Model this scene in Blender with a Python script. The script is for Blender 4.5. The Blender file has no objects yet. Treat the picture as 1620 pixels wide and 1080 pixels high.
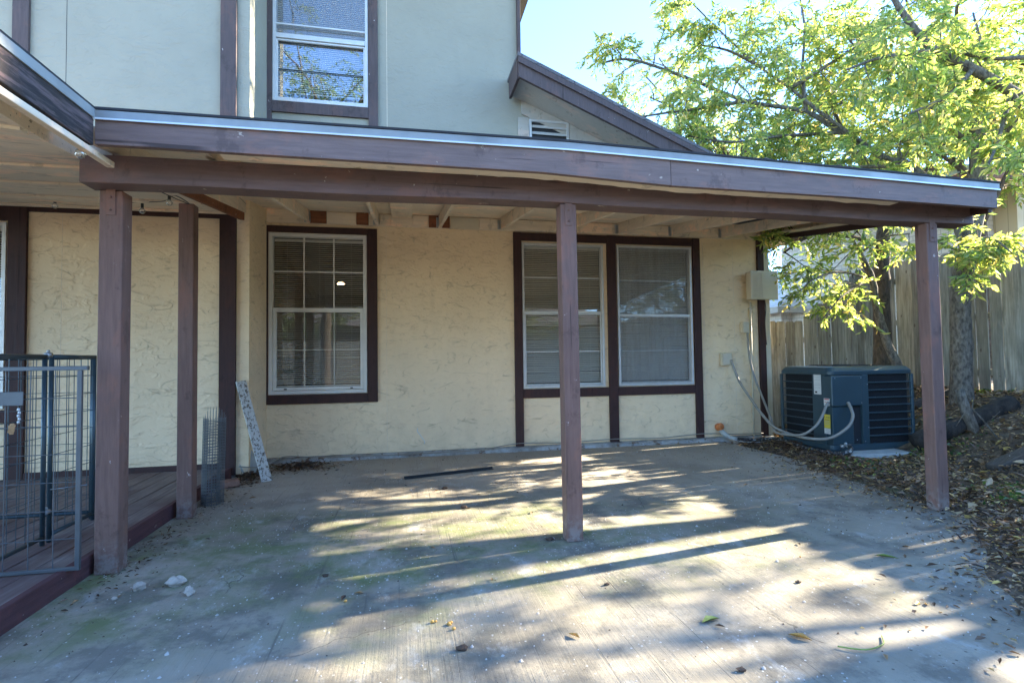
import bpy, bmesh, math, random
import numpy as np
from mathutils import Vector, Matrix
R = math.radians
random.seed(7)
rng = np.random.default_rng(7)
scene = bpy.context.scene
col = scene.collection

# ---------------------------------------------------------------- camera
cam_d = bpy.data.cameras.new('camera'); cam = bpy.data.objects.new('camera', cam_d); col.objects.link(cam)
yaw, pitch, roll = R(11.68), R(1.935), R(-.784)
fw = Vector((math.sin(yaw)*math.cos(pitch), math.cos(yaw)*math.cos(pitch), math.sin(pitch)))
rt = Vector((math.cos(yaw), -math.sin(yaw), 0)); up = rt.cross(fw)
r2 = rt*math.cos(roll)+up*math.sin(roll); u2 = up*math.cos(roll)-rt*math.sin(roll)
m = Matrix((r2, u2, -fw)).transposed().to_4x4(); m.translation = Vector((0, 0, 1.15))
cam.matrix_world = m
cam_d.sensor_width = 36; cam_d.lens = 830/1620*36; cam_d.clip_end = 500; cam_d.clip_start = .05
scene.camera = cam
# ---------------------------------------------------------------- sky, sun, exposure
SUN_AZ, SUN_EL = R(81), R(25)
w = bpy.data.worlds.new("World"); scene.world = w; w.use_nodes = True
nt = w.node_tree; nt.nodes.clear()
sky = nt.nodes.new('ShaderNodeTexSky'); sky.sky_type = 'NISHITA'; sky.sun_disc = False
sky.sun_elevation = SUN_EL; sky.sun_rotation = SUN_AZ; sky.air_density = .8; sky.dust_density = .0; sky.ozone_density = 5.2
bg = nt.nodes.new('ShaderNodeBackground'); bg.inputs[1].default_value = .125
wo = nt.nodes.new('ShaderNodeOutputWorld')
nt.links.new(sky.outputs[0], bg.inputs[0]); nt.links.new(bg.outputs[0], wo.inputs[0])
sd = bpy.data.lights.new('sun', 'SUN'); sd.energy = 4.0; sd.angle = R(.5); sd.color = (1, .88, .69)
so = bpy.data.objects.new('sun', sd); col.objects.link(so)
sv = Vector((math.sin(SUN_AZ)*math.cos(SUN_EL), math.cos(SUN_AZ)*math.cos(SUN_EL), math.sin(SUN_EL)))
so.rotation_euler = sv.to_track_quat('Z', 'Y').to_euler()
vs = scene.view_settings; vs.view_transform = 'Standard'; vs.look = 'None'; vs.gamma = 1; vs.exposure = 3.2
scene.cycles.max_bounces = 8; scene.cycles.transparent_max_bounces = 16
scene.cycles.diffuse_bounces = 5
scene.cycles.use_denoising = True

# ---------------------------------------------------------------- materials
def lin(c): return (*c, 1) if len(c) == 3 else c
class NT:
    def __init__(s, name):
        s.m = bpy.data.materials.new(name); s.m.use_nodes = True; s.t = s.m.node_tree
        s.b = s.t.nodes['Principled BSDF']; s.o = s.t.nodes['Material Output']; s.co = None
    def n(s, t, **k):
        x = s.t.nodes.new(t)
        for a, v in k.items(): setattr(x, a, v)
        return x
    def l(s, a, b): s.t.links.new(a, b)
    def coord(s):
        if not s.co:
            s.co = s.n('ShaderNodeTexCoord')
        return s.co.outputs['Object']
    def mapping(s, scale=(1, 1, 1), rot=(0, 0, 0), loc=(0, 0, 0)):
        mp = s.n('ShaderNodeMapping'); mp.inputs['Scale'].default_value = scale; mp.inputs['Rotation'].default_value = rot; mp.inputs['Location'].default_value = loc
        s.l(s.coord(), mp.inputs[0]); return mp.outputs[0]
    def noise(s, scale, detail=6, rough=.55, vec=None, dist=0):
        x = s.n('ShaderNodeTexNoise'); x.inputs['Scale'].default_value = scale; x.inputs['Detail'].default_value = detail
        x.inputs['Roughness'].default_value = rough; x.inputs['Distortion'].default_value = dist
        s.l(vec if vec is not None else s.coord(), x.inputs['Vector']); return x.outputs[0]
    def ramp(s, fac, stops):
        x = s.n('ShaderNodeValToRGB'); e = x.color_ramp.elements
        while len(e) > 1: e.remove(e[0])
        e[0].position = stops[0][0]; e[0].color = lin(stops[0][1])
        for p, c in stops[1:]:
            q = e.new(p); q.color = lin(c)
        s.l(fac, x.inputs[0]); return x.outputs[0]
    def step(s, fac, a, b):
        x = s.n('ShaderNodeMapRange'); x.inputs[1].default_value = a; x.inputs[2].default_value = b; x.clamp = True
        s.l(fac, x.inputs[0]); return x.outputs[0]
    def math(s, op, a, b=None, c=None):
        x = s.n('ShaderNodeMath', operation=op)
        for i, v in enumerate((a, b, c)):
            if v is None: continue
            if isinstance(v, (int, float)): x.inputs[i].default_value = v
            else: s.l(v, x.inputs[i])
        return x.outputs[0]
    def mix(s, fac, a, b, typ='MIX'):
        x = s.n('ShaderNodeMix', data_type='RGBA', blend_type=typ)
        for sock, v in ((x.inputs[0], fac), (x.inputs[6], a), (x.inputs[7], b)):
            if isinstance(v, (int, float)): sock.default_value = v
            elif isinstance(v, tuple): sock.default_value = lin(v)
            else: s.l(v, sock)
        return x.outputs[2]
    def color(s, c):
        if isinstance(c, tuple): s.b.inputs['Base Color'].default_value = lin(c)
        else: s.l(c, s.b.inputs['Base Color'])
    def rough(s, v):
        if isinstance(v, (int, float)): s.b.inputs['Roughness'].default_value = v
        else: s.l(v, s.b.inputs['Roughness'])
    def bump(s, h, dist=.01, strength=1):
        x = s.n('ShaderNodeBump'); x.inputs['Distance'].default_value = dist; x.inputs['Strength'].default_value = strength
        s.l(h, x.inputs['Height']); s.l(x.outputs[0], s.b.inputs['Normal'])
    def sep(s):
        x = s.n('ShaderNodeSeparateXYZ'); s.l(s.coord(), x.inputs[0]); return x.outputs
    def island(s):
        return s.n('ShaderNodeNewGeometry').outputs['Random Per Island']

def simple(name, c, rough=.6, metal=0, var=.15, scale=8):
    n = NT(name); f = n.noise(scale)
    n.color(n.ramp(f, [(.25, tuple(x*(1-var) for x in c)), (.75, tuple(min(1, x*(1+var)) for x in c))]))
    n.rough(rough); n.b.inputs['Metallic'].default_value = metal
    n.bump(n.noise(scale*12), .001, .4)
    return n.m

def stucco(name, c, dirt, vec_rot=0, amount=1.0):  # dirt: crease colour, relief shade painted in along with the dirt
    n = NT(name)
    v = n.mapping((1, 1, 1.5), (0, 0, 0))
    # short curved trowel ridges: thin iso-lines of a distorted noise, broken up by a mask
    def strokes(sc, off, ang, th, det=1.4):
        q = n.noise(sc, det, .5, n.mapping((.75, .75, 1.9), (0, ang, 0), off), .5)
        r = n.math('SUBTRACT', 1.0, n.step(n.math('ABSOLUTE', n.math('SUBTRACT', q, .5)), 0, th))
        side = n.step(q, .5, .5+th*7)          # paste piled on one side of each stroke
        mk = n.step(n.noise(sc*1.9, 2.5, .55, n.mapping((1, 1, 1.5), (0, 0, 0), (off[1]+3, off[2], off[0]))), .50, .58)
        return n.math('MULTIPLY', r, mk), n.math('MULTIPLY', n.math('SUBTRACT', 1, side), mk)
    r1, s1 = strokes(2.3, (0, 0, 0), .25, .014); r2, s2 = strokes(3.0, (3.7, 5.1, 9.3), -.4, .015); r3, s3 = strokes(5.5, (8.2, 1.1, 4.4), .05, .018)
    rr = n.math('ADD', n.math('ADD', r1, r2), n.math('MULTIPLY', r3, .7))
    ss = n.math('ADD', n.math('ADD', s1, s2), s3)
    soft = n.noise(7, 4, .6, None, .8); fine = n.noise(70, 4, .65)
    h = n.math('ADD', n.math('ADD', n.math('MULTIPLY', n.math('SUBTRACT', ss, rr), .6), n.math('MULTIPLY', soft, .8)), n.math('MULTIPLY', fine, .12))
    base = n.ramp(n.noise(1.3, 5, .6), [(.3, tuple(x*.93 for x in c)), (.7, tuple(x*1.05 for x in c))])
    base = n.mix(n.math('MULTIPLY', n.math('MINIMUM', n.math('MULTIPLY', rr, n.step(n.noise(9, 3), .3, .6)), 1.0), .5*amount), base, dirt)
    st = n.step(n.noise(2.6, 6, .65, n.mapping((1.6, 1.6, .35))), .58, .78)
    base = n.mix(n.math('MULTIPLY', st, .3*amount), base, tuple(x*.72 for x in c))
    # grime that collects just above the slab
    z = n.sep()[2]
    low = n.math('MULTIPLY', n.math('SUBTRACT', 1.0, n.step(z, .02, .55)), n.step(n.noise(6, 5), .4, .75))
    base = n.mix(n.math('MULTIPLY', low, .45), base, tuple(x*.6 for x in c))
    n.color(base); n.rough(.85); n.bump(h, .0058*amount, 1)
    n.b.inputs['Specular IOR Level'].default_value = .25
    return n.m

def painted_wood(name, c, chip=(.55, .5, .45), grain='x', rough=.55, chips=.69, var=.22, weather=0.0, splash=False):
    n = NT(name)
    sc = {'x': (1.2, 14, 14), 'y': (14, 1.2, 14), 'z': (14, 14, 1.2)}[grain]
    g = n.noise(3.2, 7, .62, n.mapping(sc)); g2 = n.noise(1.6, 5)
    base = n.ramp(g, [(.3, tuple(x*(1-var) for x in c)), (.7, tuple(x*(1+var) for x in c))])
    base = n.mix(n.math('MULTIPLY', n.step(g2, .42, .7), .35), base, tuple(x*.68 for x in c))
    ch = n.step(n.noise(17, 4, .7, n.mapping({'x': (.7, 1, 1), 'y': (1, .7, 1), 'z': (1, 1, .6)}[grain])), chips, chips+.02)
    base = n.mix(n.math('MULTIPLY', ch, .8), base, chip)
    pat = n.step(n.noise(4.5, 6, .7, n.mapping((1, 1, .5) if grain == 'z' else (.5, 1, 1))), .54, .62)
    base = n.mix(n.math('MULTIPLY', pat, .45), base, (c[0]*1.5, c[1]*1.15, c[2]*1.0))
    fl = n.step(n.noise(7, 6, .7, n.mapping((1, 1, .7), (0, 0, 0), (6, 3, 8))), .57, .63)
    base = n.mix(n.math('MULTIPLY', fl, .5), base, tuple(x*.5 for x in c))
    sc3 = {'x': (.5, 30, 30), 'y': (30, .5, 30), 'z': (30, 30, .5)}[grain]
    chk = n.math('MULTIPLY', n.step(n.noise(1.3, 2, .5, n.mapping(sc3)), .68, .71), n.step(n.noise(1.6, 2), .48, .55))
    base = n.mix(n.math('MULTIPLY', chk, .8), base, tuple(x*.22 for x in c))
    if splash:
        z_ = n.sep()[2]
        sp = n.math('MULTIPLY', n.math('SUBTRACT', 1.0, n.step(z_, .02, .20)), n.step(n.noise(22, 5, .7), .42, .58))
        base = n.mix(n.math('MULTIPLY', sp, .6), base, (.30, .28, .25))
    if weather:
        wv = n.step(n.noise(2.2, 6, .7, n.mapping(sc)), .38, .52)
        base = n.mix(n.math('MULTIPLY', wv, weather), base, (.03, .027, .027))
    n.b.inputs['Specular IOR Level'].default_value = .28
    n.color(base); n.rough(n.ramp(g, [(.2, (rough,)*3), (.8, (min(1, rough+.25),)*3)]))
    n.bump(n.math('SUBTRACT', n.math('ADD', n.math('MULTIPLY', g, .6), n.math('MULTIPLY', n.noise(90, 3), .15)), n.math('MULTIPLY', ch, .25)), .004, 1)
    return n.m

M = {}
CREAM = (.84, .66, .425)
M['stucco'] = stucco('cream_stucco', CREAM, (.36, .27, .17))
M['stucco_up_dimmed'] = stucco('upper_stucco_dimmed', (.33, .315, .245), (.30, .28, .23), amount=.55)  # base painted darker to tone down daylight on the upper storey
M['brown'] = painted_wood('dark_brown_trim', (.055, .028, .025), (.4, .3, .25), 'z', .55, .73)
M['brown_up'] = painted_wood('upper_brown_trim', (.10, .074, .07), (.6, .55, .5), 'z', .6, .70)
M['post'] = painted_wood('post_brown_paint', (.175, .103, .082), (.5, .42, .38), 'z', .5, .69, splash=True)
M['beam'] = painted_wood('beam_brown_paint', (.15, .098, .086), (.55, .5, .42), 'x', .5, .69)
M['fascia'] = painted_wood('fascia_brown_paint', (.20, .14, .122), (.6, .5, .40), 'x', .5, .69)
M['fascia_weathered'] = painted_wood('weathered_fascia', (.13, .095, .095), (.35, .3, .27), 'y', .7, .66, .35, .95)
M['cream_wood'] = painted_wood('cream_painted_wood', (.76, .63, .47), (.22, .11, .06), 'y', .7, .735, .1)
M['cream_x'] = painted_wood('cream_painted_board', (.78, .65, .48), (.22, .11, .06), 'x', .7, .71, .1)
M['soffit'] = painted_wood('cream_soffit_panel', (.78, .66, .50), (.25, .16, .1), 'x', .75, .74, .06)
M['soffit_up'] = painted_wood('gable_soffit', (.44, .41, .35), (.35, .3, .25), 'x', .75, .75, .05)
M['bare_wood'] = painted_wood('bare_red_wood', (.24, .095, .045), (.6, .5, .38), 'x', .8, .68, .3)
M['drip'] = simple('galvanised_drip_edge', (.28, .30, .30), .5, .2, .3, 3)
M['galv'] = simple('galvanised_steel', (.42, .44, .44), .5, .7)
M['white'] = simple('white_window_frame', (.70, .69, .63), .45, 0, .06)
M['alu'] = simple('window_aluminium', (.60, .60, .57), .42, .25, .1)
M['shingle'] = None
M['dark'] = simple('interior_wall', (.10, .085, .07), .9)
M['blind'] = simple('blind_slat', (.80, .76, .68), .6, 0, .04)
M['black'] = simple('black_plastic', (.02, .02, .022), .5)
M['asphalt_edge'] = simple('roofing_felt_edge', (.03, .03, .033), .9)
M['ac_paint'] = simple('blue_grey_steel', (.036, .068, .084), .36, .15, .12, 3)
M['ac_dark'] = simple('condenser_coil', (.018, .021, .025), .7, .2)
M['conduit'] = simple('grey_conduit', (.25, .235, .20), .45)
M['cream_plastic'] = simple('cream_utility_plastic', (.60, .53, .39), .55, 0, .06)
M['pad'] = simple('concrete_pad', (.40, .41, .38), .9, 0, .2, 14)
M['rock'] = simple('limestone', (.40, .36, .30), .9, 0, .3, 22)
M['orange'] = simple('orange_plug', (.55, .17, .045), .6, 0, .3, 30)
M['steel_dark'] = simple('dark_steel_bar', (.035, .04, .042), .5, .5)
M['kennel'] = simple('kennel_paint', (.045, .075, .09), .42, .4, .15)
M['gate_grey'] = simple('gate_galvanised', (.115, .135, .15), .42, .6, .12)
M['label_white'] = simple('label_paper', (.62, .62, .58), .5, 0, .05)
M['label_yellow'] = simple('yellow_label', (.62, .50, .06), .5, 0, .05)
M['label_ink'] = simple('label_ink', (.03, .03, .03), .6)
M['label_red'] = simple('red_label_print', (.5, .05, .04), .6)
M['tape'] = None

def mk_glass(name, refl=.0, tint=(.9, .93, .92)):
    n = NT(name); n.t.nodes.remove(n.b)
    tr = n.n('ShaderNodeBsdfTransparent'); tr.inputs[0].default_value = lin(tint)
    gl = n.n('ShaderNodeBsdfGlossy'); gl.inputs['Roughness'].default_value = .015; gl.inputs[0].default_value = (.95, .97, 1, 1)
    bp = n.n('ShaderNodeBump'); bp.inputs['Distance'].default_value = .002; bp.inputs['Strength'].default_value = .35
    n.l(n.noise(2.5, 2), bp.inputs['Height']); n.l(bp.outputs[0], gl.inputs['Normal'])
    fr = n.n('ShaderNodeFresnel'); fr.inputs[0].default_value = 1.5
    mx = n.n('ShaderNodeMixShader'); n.l(n.math('MINIMUM', n.math('ADD', n.math('MULTIPLY', fr.outputs[0], 1.7), refl), .9), mx.inputs[0])
    n.l(tr.outputs[0], mx.inputs[1]); n.l(gl.outputs[0], mx.inputs[2]); n.l(mx.outputs[0], n.o.inputs[0])
    return n.m
M['glass'] = mk_glass('window_glass', .03)
M['glass_up'] = mk_glass('upper_window_glass', .22)
M['bulb_glass'] = mk_glass('bulb_glass', .12, (.95, .95, .9))

def mk_screen():
    n = NT('insect_screen'); n.t.nodes.remove(n.b)
    tr = n.n('ShaderNodeBsdfTransparent'); df = n.n('ShaderNodeBsdfDiffuse'); df.inputs[0].default_value = (.30, .30, .29, 1)
    mx = n.n('ShaderNodeMixShader')
    st = n.step(n.noise(5, 5, .6, n.mapping((3, 1, .25))), .35, .8)
    n.l(n.math('ADD', n.math('MULTIPLY', st, .22), .30), mx.inputs[0])
    n.l(tr.outputs[0], mx.inputs[1]); n.l(df.outputs[0], mx.inputs[2]); n.l(mx.outputs[0], n.o.inputs[0]); return n.m
M['screen'] = mk_screen()

def mk_emit():
    n = NT('lit_lamp'); n.b.inputs['Base Color'].default_value = (1, .8, .5, 1)
    n.b.inputs['Emission Color'].default_value = (1, .62, .28, 1); n.b.inputs['Emission Strength'].default_value = 6; return n.m
M['lamp'] = mk_emit()

def mk_slab():
    n = NT('patio_concrete'); x, y, z = n.sep()
    c = n.ramp(n.noise(1.1, 8, .62), [(.3, (.185, .162, .115)), (.5, (.29, .26, .20)), (.7, (.385, .35, .275))])
    # green algae film where the slab stays damp under the roof
    wob = n.math('MULTIPLY', n.math('SUBTRACT', n.noise(.8, 4), .5), 2.4)
    yy = n.math('ADD', y, wob)
    moss = n.math('MULTIPLY', n.step(yy, 2.1, 2.9), n.math('SUBTRACT', 1.0, n.step(yy, 3.9, 4.7)))
    moss = n.math('MULTIPLY', moss, n.math('SUBTRACT', 1.0, n.step(x, 1.0, 3.2)))
    mossn = n.math('MULTIPLY', moss, n.step(n.noise(3.2, 7, .7), .42, .62))
    c = n.mix(n.math('MULTIPLY', mossn, .85), c, (.13, .165, .06))
    # grey stains and pale mineral bloom
    c = n.mix(n.math('MULTIPLY', n.step(n.noise(2.3, 8, .7, n.mapping((1, 1, 1), (0, 0, 0), (4, 9, 0))), .50, .60), .6), c, (.105, .10, .085))
    c = n.mix(n.math('MULTIPLY', n.step(n.noise(1.9, 9, .75, n.mapping((1.6, 1, 1), (0, 0, .5), (14, 2, 0))), .56, .64), .5), c, (.44, .45, .42))
    # earth washed in beside the bed
    edge = n.step(n.math('ADD', x, n.math('MULTIPLY', n.noise(2.2, 6, .65), 1.6)), 3.7, 4.9)
    c = n.mix(n.math('MULTIPLY', edge, n.math('MULTIPLY', n.step(n.noise(7, 6, .7), .3, .6), .7)), c, (.11, .085, .06))
    # warmer, paler tint towards the wall, dirt at its foot
    wb = n.step(n.math('ADD', y, n.math('MULTIPLY', n.noise(1.1, 6), 1.6)), 4.6, 6.2)
    c = n.mix(n.math('MULTIPLY', wb, .55), c, (.46, .40, .315))
    wl = n.step(n.math('ADD', y, n.math('MULTIPLY', n.noise(3, 6), .9)), 6.2, 7.1)
    c = n.mix(n.math('MULTIPLY', wl, .45), c, (.24, .21, .165))
    # speckles
    v = n.n('ShaderNodeTexVoronoi'); v.inputs['Scale'].default_value = 26; n.l(n.coord(), v.inputs['Vector'])
    sp = n.math('MULTIPLY', n.math('LESS_THAN', v.outputs['Distance'], .13), n.step(n.noise(2.4, 4), .5, .6))
    c = n.mix(n.math('MULTIPLY', sp, .7), c, (.66, .66, .62))
    v2 = n.n('ShaderNodeTexVoronoi'); v2.inputs['Scale'].default_value = 19; n.l(n.mapping((1, 1, 1), (0, 0, .4), (3, 3, 0)), v2.inputs['Vector'])
    sp2 = n.math('MULTIPLY', n.math('LESS_THAN', v2.outputs['Distance'], .1), n.step(n.noise(1.7, 4, .5, n.mapping((1, 1, 1), (0, 0, 0), (8, 1, 0))), .48, .6))
    c = n.mix(n.math('MULTIPLY', sp2, .8), c, (.09, .07, .055))
    # broom finish: fine parallel strokes with a slow bend
    br = n.noise(1, 3, .6, n.mapping((62, .8, 1), (0, 0, .22)), .0)
    brm = n.step(n.noise(1.5, 4, .6, n.mapping((1, 1, 1), (0, 0, 0), (2, 20, 0))), .36, .6)
    groove = n.math('MULTIPLY', n.step(br, .60, .70), brm)
    c = n.mix(n.math('MULTIPLY', groove, .6), c, (.10, .092, .08))
    # hairline cracks, pits and grit
    for sc_, th_, off_ in ((.5, .0030, (1, 4, 0)),):
        vc = n.n('ShaderNodeTexVoronoi', feature='DISTANCE_TO_EDGE'); vc.inputs['Scale'].default_value = sc_
        wp = n.n('ShaderNodeVectorMath', operation='ADD'); nz = n.n('ShaderNodeTexNoise'); nz.inputs['Scale'].default_value = 3; nz.inputs['Detail'].default_value = 6
        sc2 = n.n('ShaderNodeVectorMath', operation='SCALE'); sc2.inputs['Scale'].default_value = .35; n.l(n.coord(), nz.inputs['Vector']); n.l(nz.outputs['Color'], sc2.inputs[0])
        n.l(n.mapping((1, 1, 0), (0, 0, .3), off_), wp.inputs[0]); n.l(sc2.outputs[0], wp.inputs[1]); n.l(wp.outputs[0], vc.inputs['Vector'])
        ck = n.math('MULTIPLY', n.math('LESS_THAN', vc.outputs['Distance'], th_*sc_), n.step(n.noise(.9, 3, .5, n.mapping((1, 1, 1), (0, 0, 0), off_)), .56, .58))
        c = n.mix(n.math('MULTIPLY', ck, .6), c, (.06, .055, .045))
    c = n.mix(n.math('MULTIPLY', n.step(n.noise(38, 5, .75), .60, .68), .55), c, (.10, .09, .07))
    c = n.mix(n.math('MULTIPLY', n.step(n.noise(52, 4, .75, n.mapping((1, 1, 1), (0, 0, 0), (5, 5, 0))), .64, .70), .5), c, (.50, .49, .44))
    n.color(c); n.rough(.88)
    h = n.math('ADD', n.math('MULTIPLY', br, .35), n.math('MULTIPLY', n.noise(4, 10, .75), 1.1))
    n.bump(n.math('SUBTRACT', h, n.math('MULTIPLY', groove, .3)), .010, .9)
    n.b.inputs['Specular IOR Level'].default_value = .3
    return n.m
M['slab'] = mk_slab()

def mk_ground():
    n = NT('leaf_litter_soil')
    c = n.ramp(n.noise(9, 9, .72), [(.3, (.05, .035, .023)), (.5, (.12, .083, .05)), (.62, (.21, .15, .09)), (.75, (.32, .235, .14))])
    c = n.mix(n.math('MULTIPLY', n.step(n.noise(1.4, 5), .55, .66), .5), c, (.06, .085, .03))
    n.color(c); n.rough(.95); n.bump(n.noise(22, 8, .75), .03, 1); return n.m
M['ground'] = mk_ground()

def mk_deck():
    n = NT('deck_board_wood')
    g = n.noise(2.4, 7, .65, n.mapping((16, 1, 16)))
    isl = n.island()
    c = n.ramp(g, [(.3, (.11, .08, .07)), (.55, (.20, .16, .14)), (.75, (.32, .28, .25))])
    c = n.mix(n.math('MULTIPLY', n.step(n.noise(1.8, 5), .45, .6), .6), c, (.10, .045, .042))
    c = n.mix(n.math('MULTIPLY', isl, .3), c, (.04, .03, .028))
    n.color(c); n.rough(.75); n.bump(g, .003, .9); return n.m
M['deck'] = mk_deck()
M['deck_rim'] = painted_wood('deck_rim_paint', (.10, .045, .045), (.3, .25, .2), 'y', .7, .68, .3)

def mk_shingle(name, a, b, cell=(.32, .14), spec=.3):
    n = NT(name)
    br = n.n('ShaderNodeTexBrick'); br.inputs['Scale'].default_value = 1
    br.inputs['Brick Width'].default_value = cell[0]; br.inputs['Row Height'].default_value = cell[1]; br.inputs['Mortar Size'].default_value = .008
    br.inputs['Color1'].default_value = lin(a); br.inputs['Color2'].default_value = lin(b); br.inputs['Mortar'].default_value = lin(tuple(x*.4 for x in a))
    uv = n.n('ShaderNodeUVMap'); n.l(uv.outputs[0], br.inputs['Vector'])
    c = n.mix(.35, br.outputs[0], n.ramp(n.noise(60, 4), [(.3, a), (.7, b)]))
    n.color(c); n.rough(.9); n.bump(br.outputs['Fac'], .006, -1); return n.m
M['shingle'] = mk_shingle('grey_shingles', (.10, .095, .10), (.17, .16, .16))
M['shingle_pale'] = mk_shingle('pale_shingles', (.50, .49, .47), (.62, .60, .58), (.34, .26))
M['brick_pale'] = mk_shingle('pale_brick', (.55, .51, .45), (.63, .59, .53), (.24, .12))

def mk_siding(name, c, pitch=.28):
    n = NT(name); x, y, z = n.sep()
    u = n.math('ADD', x, y)
    f = n.math('FRACT', n.math('DIVIDE', u, pitch)); ln = n.math('LESS_THAN', f, .06)
    n.color(n.mix(n.math('MULTIPLY', ln, .6), c, tuple(v*.45 for v in c))); n.rough(.8); n.bump(ln, .01, -1); return n.m
M['tan_siding'] = mk_siding('tan_siding', (.52, .44, .29))
M['nb_fascia'] = simple('neighbour_fascia', (.19, .085, .07), .6)

def mk_fence():
    n = NT('weathered_cedar'); g = n.noise(2.2, 8, .66, n.mapping((15, 15, .9))); i = n.island()
    c = n.ramp(g, [(.3, (.14, .135, .11)), (.52, (.30, .295, .25)), (.75, (.45, .445, .39))])
    c = n.mix(1.0, c, n.ramp(i, [(0, (.62, .60, .56)), (.5, (.95, .95, .92)), (1, (1.25, 1.2, 1.1))]), 'MULTIPLY')
    x_, y_, z__ = n.sep(); blot = n.step(n.noise(2.6, 7, .7, n.mapping((3, 3, .8), (0, 0, 0), (3, 1, 7))), .5, .64)
    c = n.mix(n.math('MULTIPLY', blot, .45), c, (.095, .09, .065))
    z = n.sep()[2]
    top = n.math('MULTIPLY', n.step(n.math('ADD', z, n.math('MULTIPLY', n.noise(5, 5), .7)), 2.3, 2.75), .75)
    c = n.mix(n.math('MULTIPLY', top, .75), c, (.13, .12, .095))
    c = n.mix(n.math('MULTIPLY', n.step(n.noise(1.3, 5, .6, n.mapping((2, 2, .7))), .52, .66), .5), c, (.19, .19, .14))
    kn = n.n('ShaderNodeTexVoronoi'); kn.inputs['Scale'].default_value = 3.4; n.l(n.mapping((2.2, 2.2, 1)), kn.inputs['Vector'])
    c = n.mix(n.math('MULTIPLY', n.math('LESS_THAN', kn.outputs['Distance'], .09), .7), c, (.07, .05, .035))
    n.color(c); n.rough(.9); n.bump(g, .004, 1); return n.m
M['fence'] = mk_fence()

def mk_bark(name, a, b, scale=16):
    n = NT(name); g = n.noise(scale, 8, .7, n.mapping((1, 1, .45)))
    n.color(n.ramp(g, [(.35, a), (.65, b)])); n.rough(.95); n.bump(g, .025, 1); return n.m
M['bark'] = mk_bark('grey_bark', (.06, .05, .038), (.25, .22, .175), 30)
M['bark_dark'] = mk_bark('dark_bark', (.035, .028, .02), (.13, .10, .07), 24)
M['log'] = mk_bark('charred_log', (.012, .011, .010), (.055, .045, .036), 14)
M['timber'] = painted_wood('weathered_timber', (.085, .072, .058), (.3, .28, .24), 'x', .9, .66, .4)

def mk_leaf(name, cols, trans=.5):
    n = NT(name); n.t.nodes.remove(n.b)
    c = n.ramp(n.island(), cols)
    d = n.n('ShaderNodeBsdfDiffuse'); t = n.n('ShaderNodeBsdfTranslucent'); g = n.n('ShaderNodeBsdfGlossy'); g.inputs['Roughness'].default_value = .35
    n.l(c, d.inputs[0])
    tc = n.n('ShaderNodeMix', data_type='RGBA', blend_type='MULTIPLY'); tc.inputs[0].default_value = 1
    n.l(c, tc.inputs[6]); tc.inputs[7].default_value = (3.2, 2.9, 1.7, 1); n.l(tc.outputs[2], t.inputs[0])
    m1 = n.n('ShaderNodeMixShader'); m1.inputs[0].default_value = trans; n.l(d.outputs[0], m1.inputs[1]); n.l(t.outputs[0], m1.inputs[2])
    m2 = n.n('ShaderNodeMixShader'); m2.inputs[0].default_value = .05; n.l(m1.outputs[0], m2.inputs[1]); n.l(g.outputs[0], m2.inputs[2])
    n.l(m2.outputs[0], n.o.inputs[0]); return n.m
M['leaf'] = mk_leaf('pecan_leaves', [(0, (.09, .15, .045)), (.35, (.16, .24, .07)), (.7, (.26, .32, .11)), (.9, (.38, .38, .16)), (1, (.46, .36, .16))])
M['leaf_dark'] = mk_leaf('shade_leaves', [(0, (.035, .07, .02)), (.5, (.07, .12, .03)), (1, (.13, .18, .04))], .35)
M['litter'] = mk_leaf('dry_leaves', [(0, (.06, .04, .025)), (.35, (.16, .10, .06)), (.65, (.29, .20, .115)), (.88, (.43, .32, .18)), (.96, (.52, .38, .10)), (1, (.5, .22, .10))], .1)
M['mulch'] = mk_leaf('brown_mulch', [(0, (.03, .018, .012)), (.6, (.10, .055, .03)), (1, (.2, .12, .06))], .05)
M['cover'] = mk_leaf('green_ground_cover', [(0, (.03, .07, .02)), (.7, (.07, .14, .03)), (1, (.2, .24, .05))], .3)
M['dry_leaf'] = simple('dry_leaf_tan', (.34, .2, .09), .8, 0, .3, 40)
M['green_leaf'] = simple('fallen_green_leaf', (.2, .27, .06), .6, 0, .2, 40)
M['yellow_pod'] = simple('yellow_seed_pod', (.55, .30, .07), .5, 0, .25, 50)
M['crumb'] = simple('dark_crumb', (.07, .045, .03), .9)

def mk_peel():
    n = NT('peeling_white_paint'); f = n.step(n.noise(48, 6, .75, n.mapping((1, 1, .6))), .52, .56)
    n.color(n.mix(f, (.50, .49, .44), (.12, .095, .07))); n.rough(.8); n.bump(f, .003, -1); return n.m
M['peel'] = mk_peel()
def mk_tape():
    n = NT('foil_wrapped_insulation'); f = n.step(n.noise(34, 3, .6), .53, .58)
    n.color(n.mix(f, (.03, .03, .03), (.36, .36, .34))); n.rough(.5); n.bump(f, .004, 1); return n.m
M['tape'] = mk_tape()
def mk_fnd():
    n = NT('stained_foundation')
    c = n.ramp(n.noise(5, 8, .7), [(.3, (.16, .145, .12)), (.5, (.33, .33, .31)), (.7, (.50, .52, .52))])
    c = n.mix(n.step(n.noise(8, 6, .7, n.mapping((1, 1, 1), (0, 0, 0), (5, 5, 5))), .56, .62), c, (.14, .085, .05))
    n.color(c); n.rough(.9); n.bump(n.noise(16, 7, .7), .02, 1); return n.m
M['fnd'] = mk_fnd()

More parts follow.
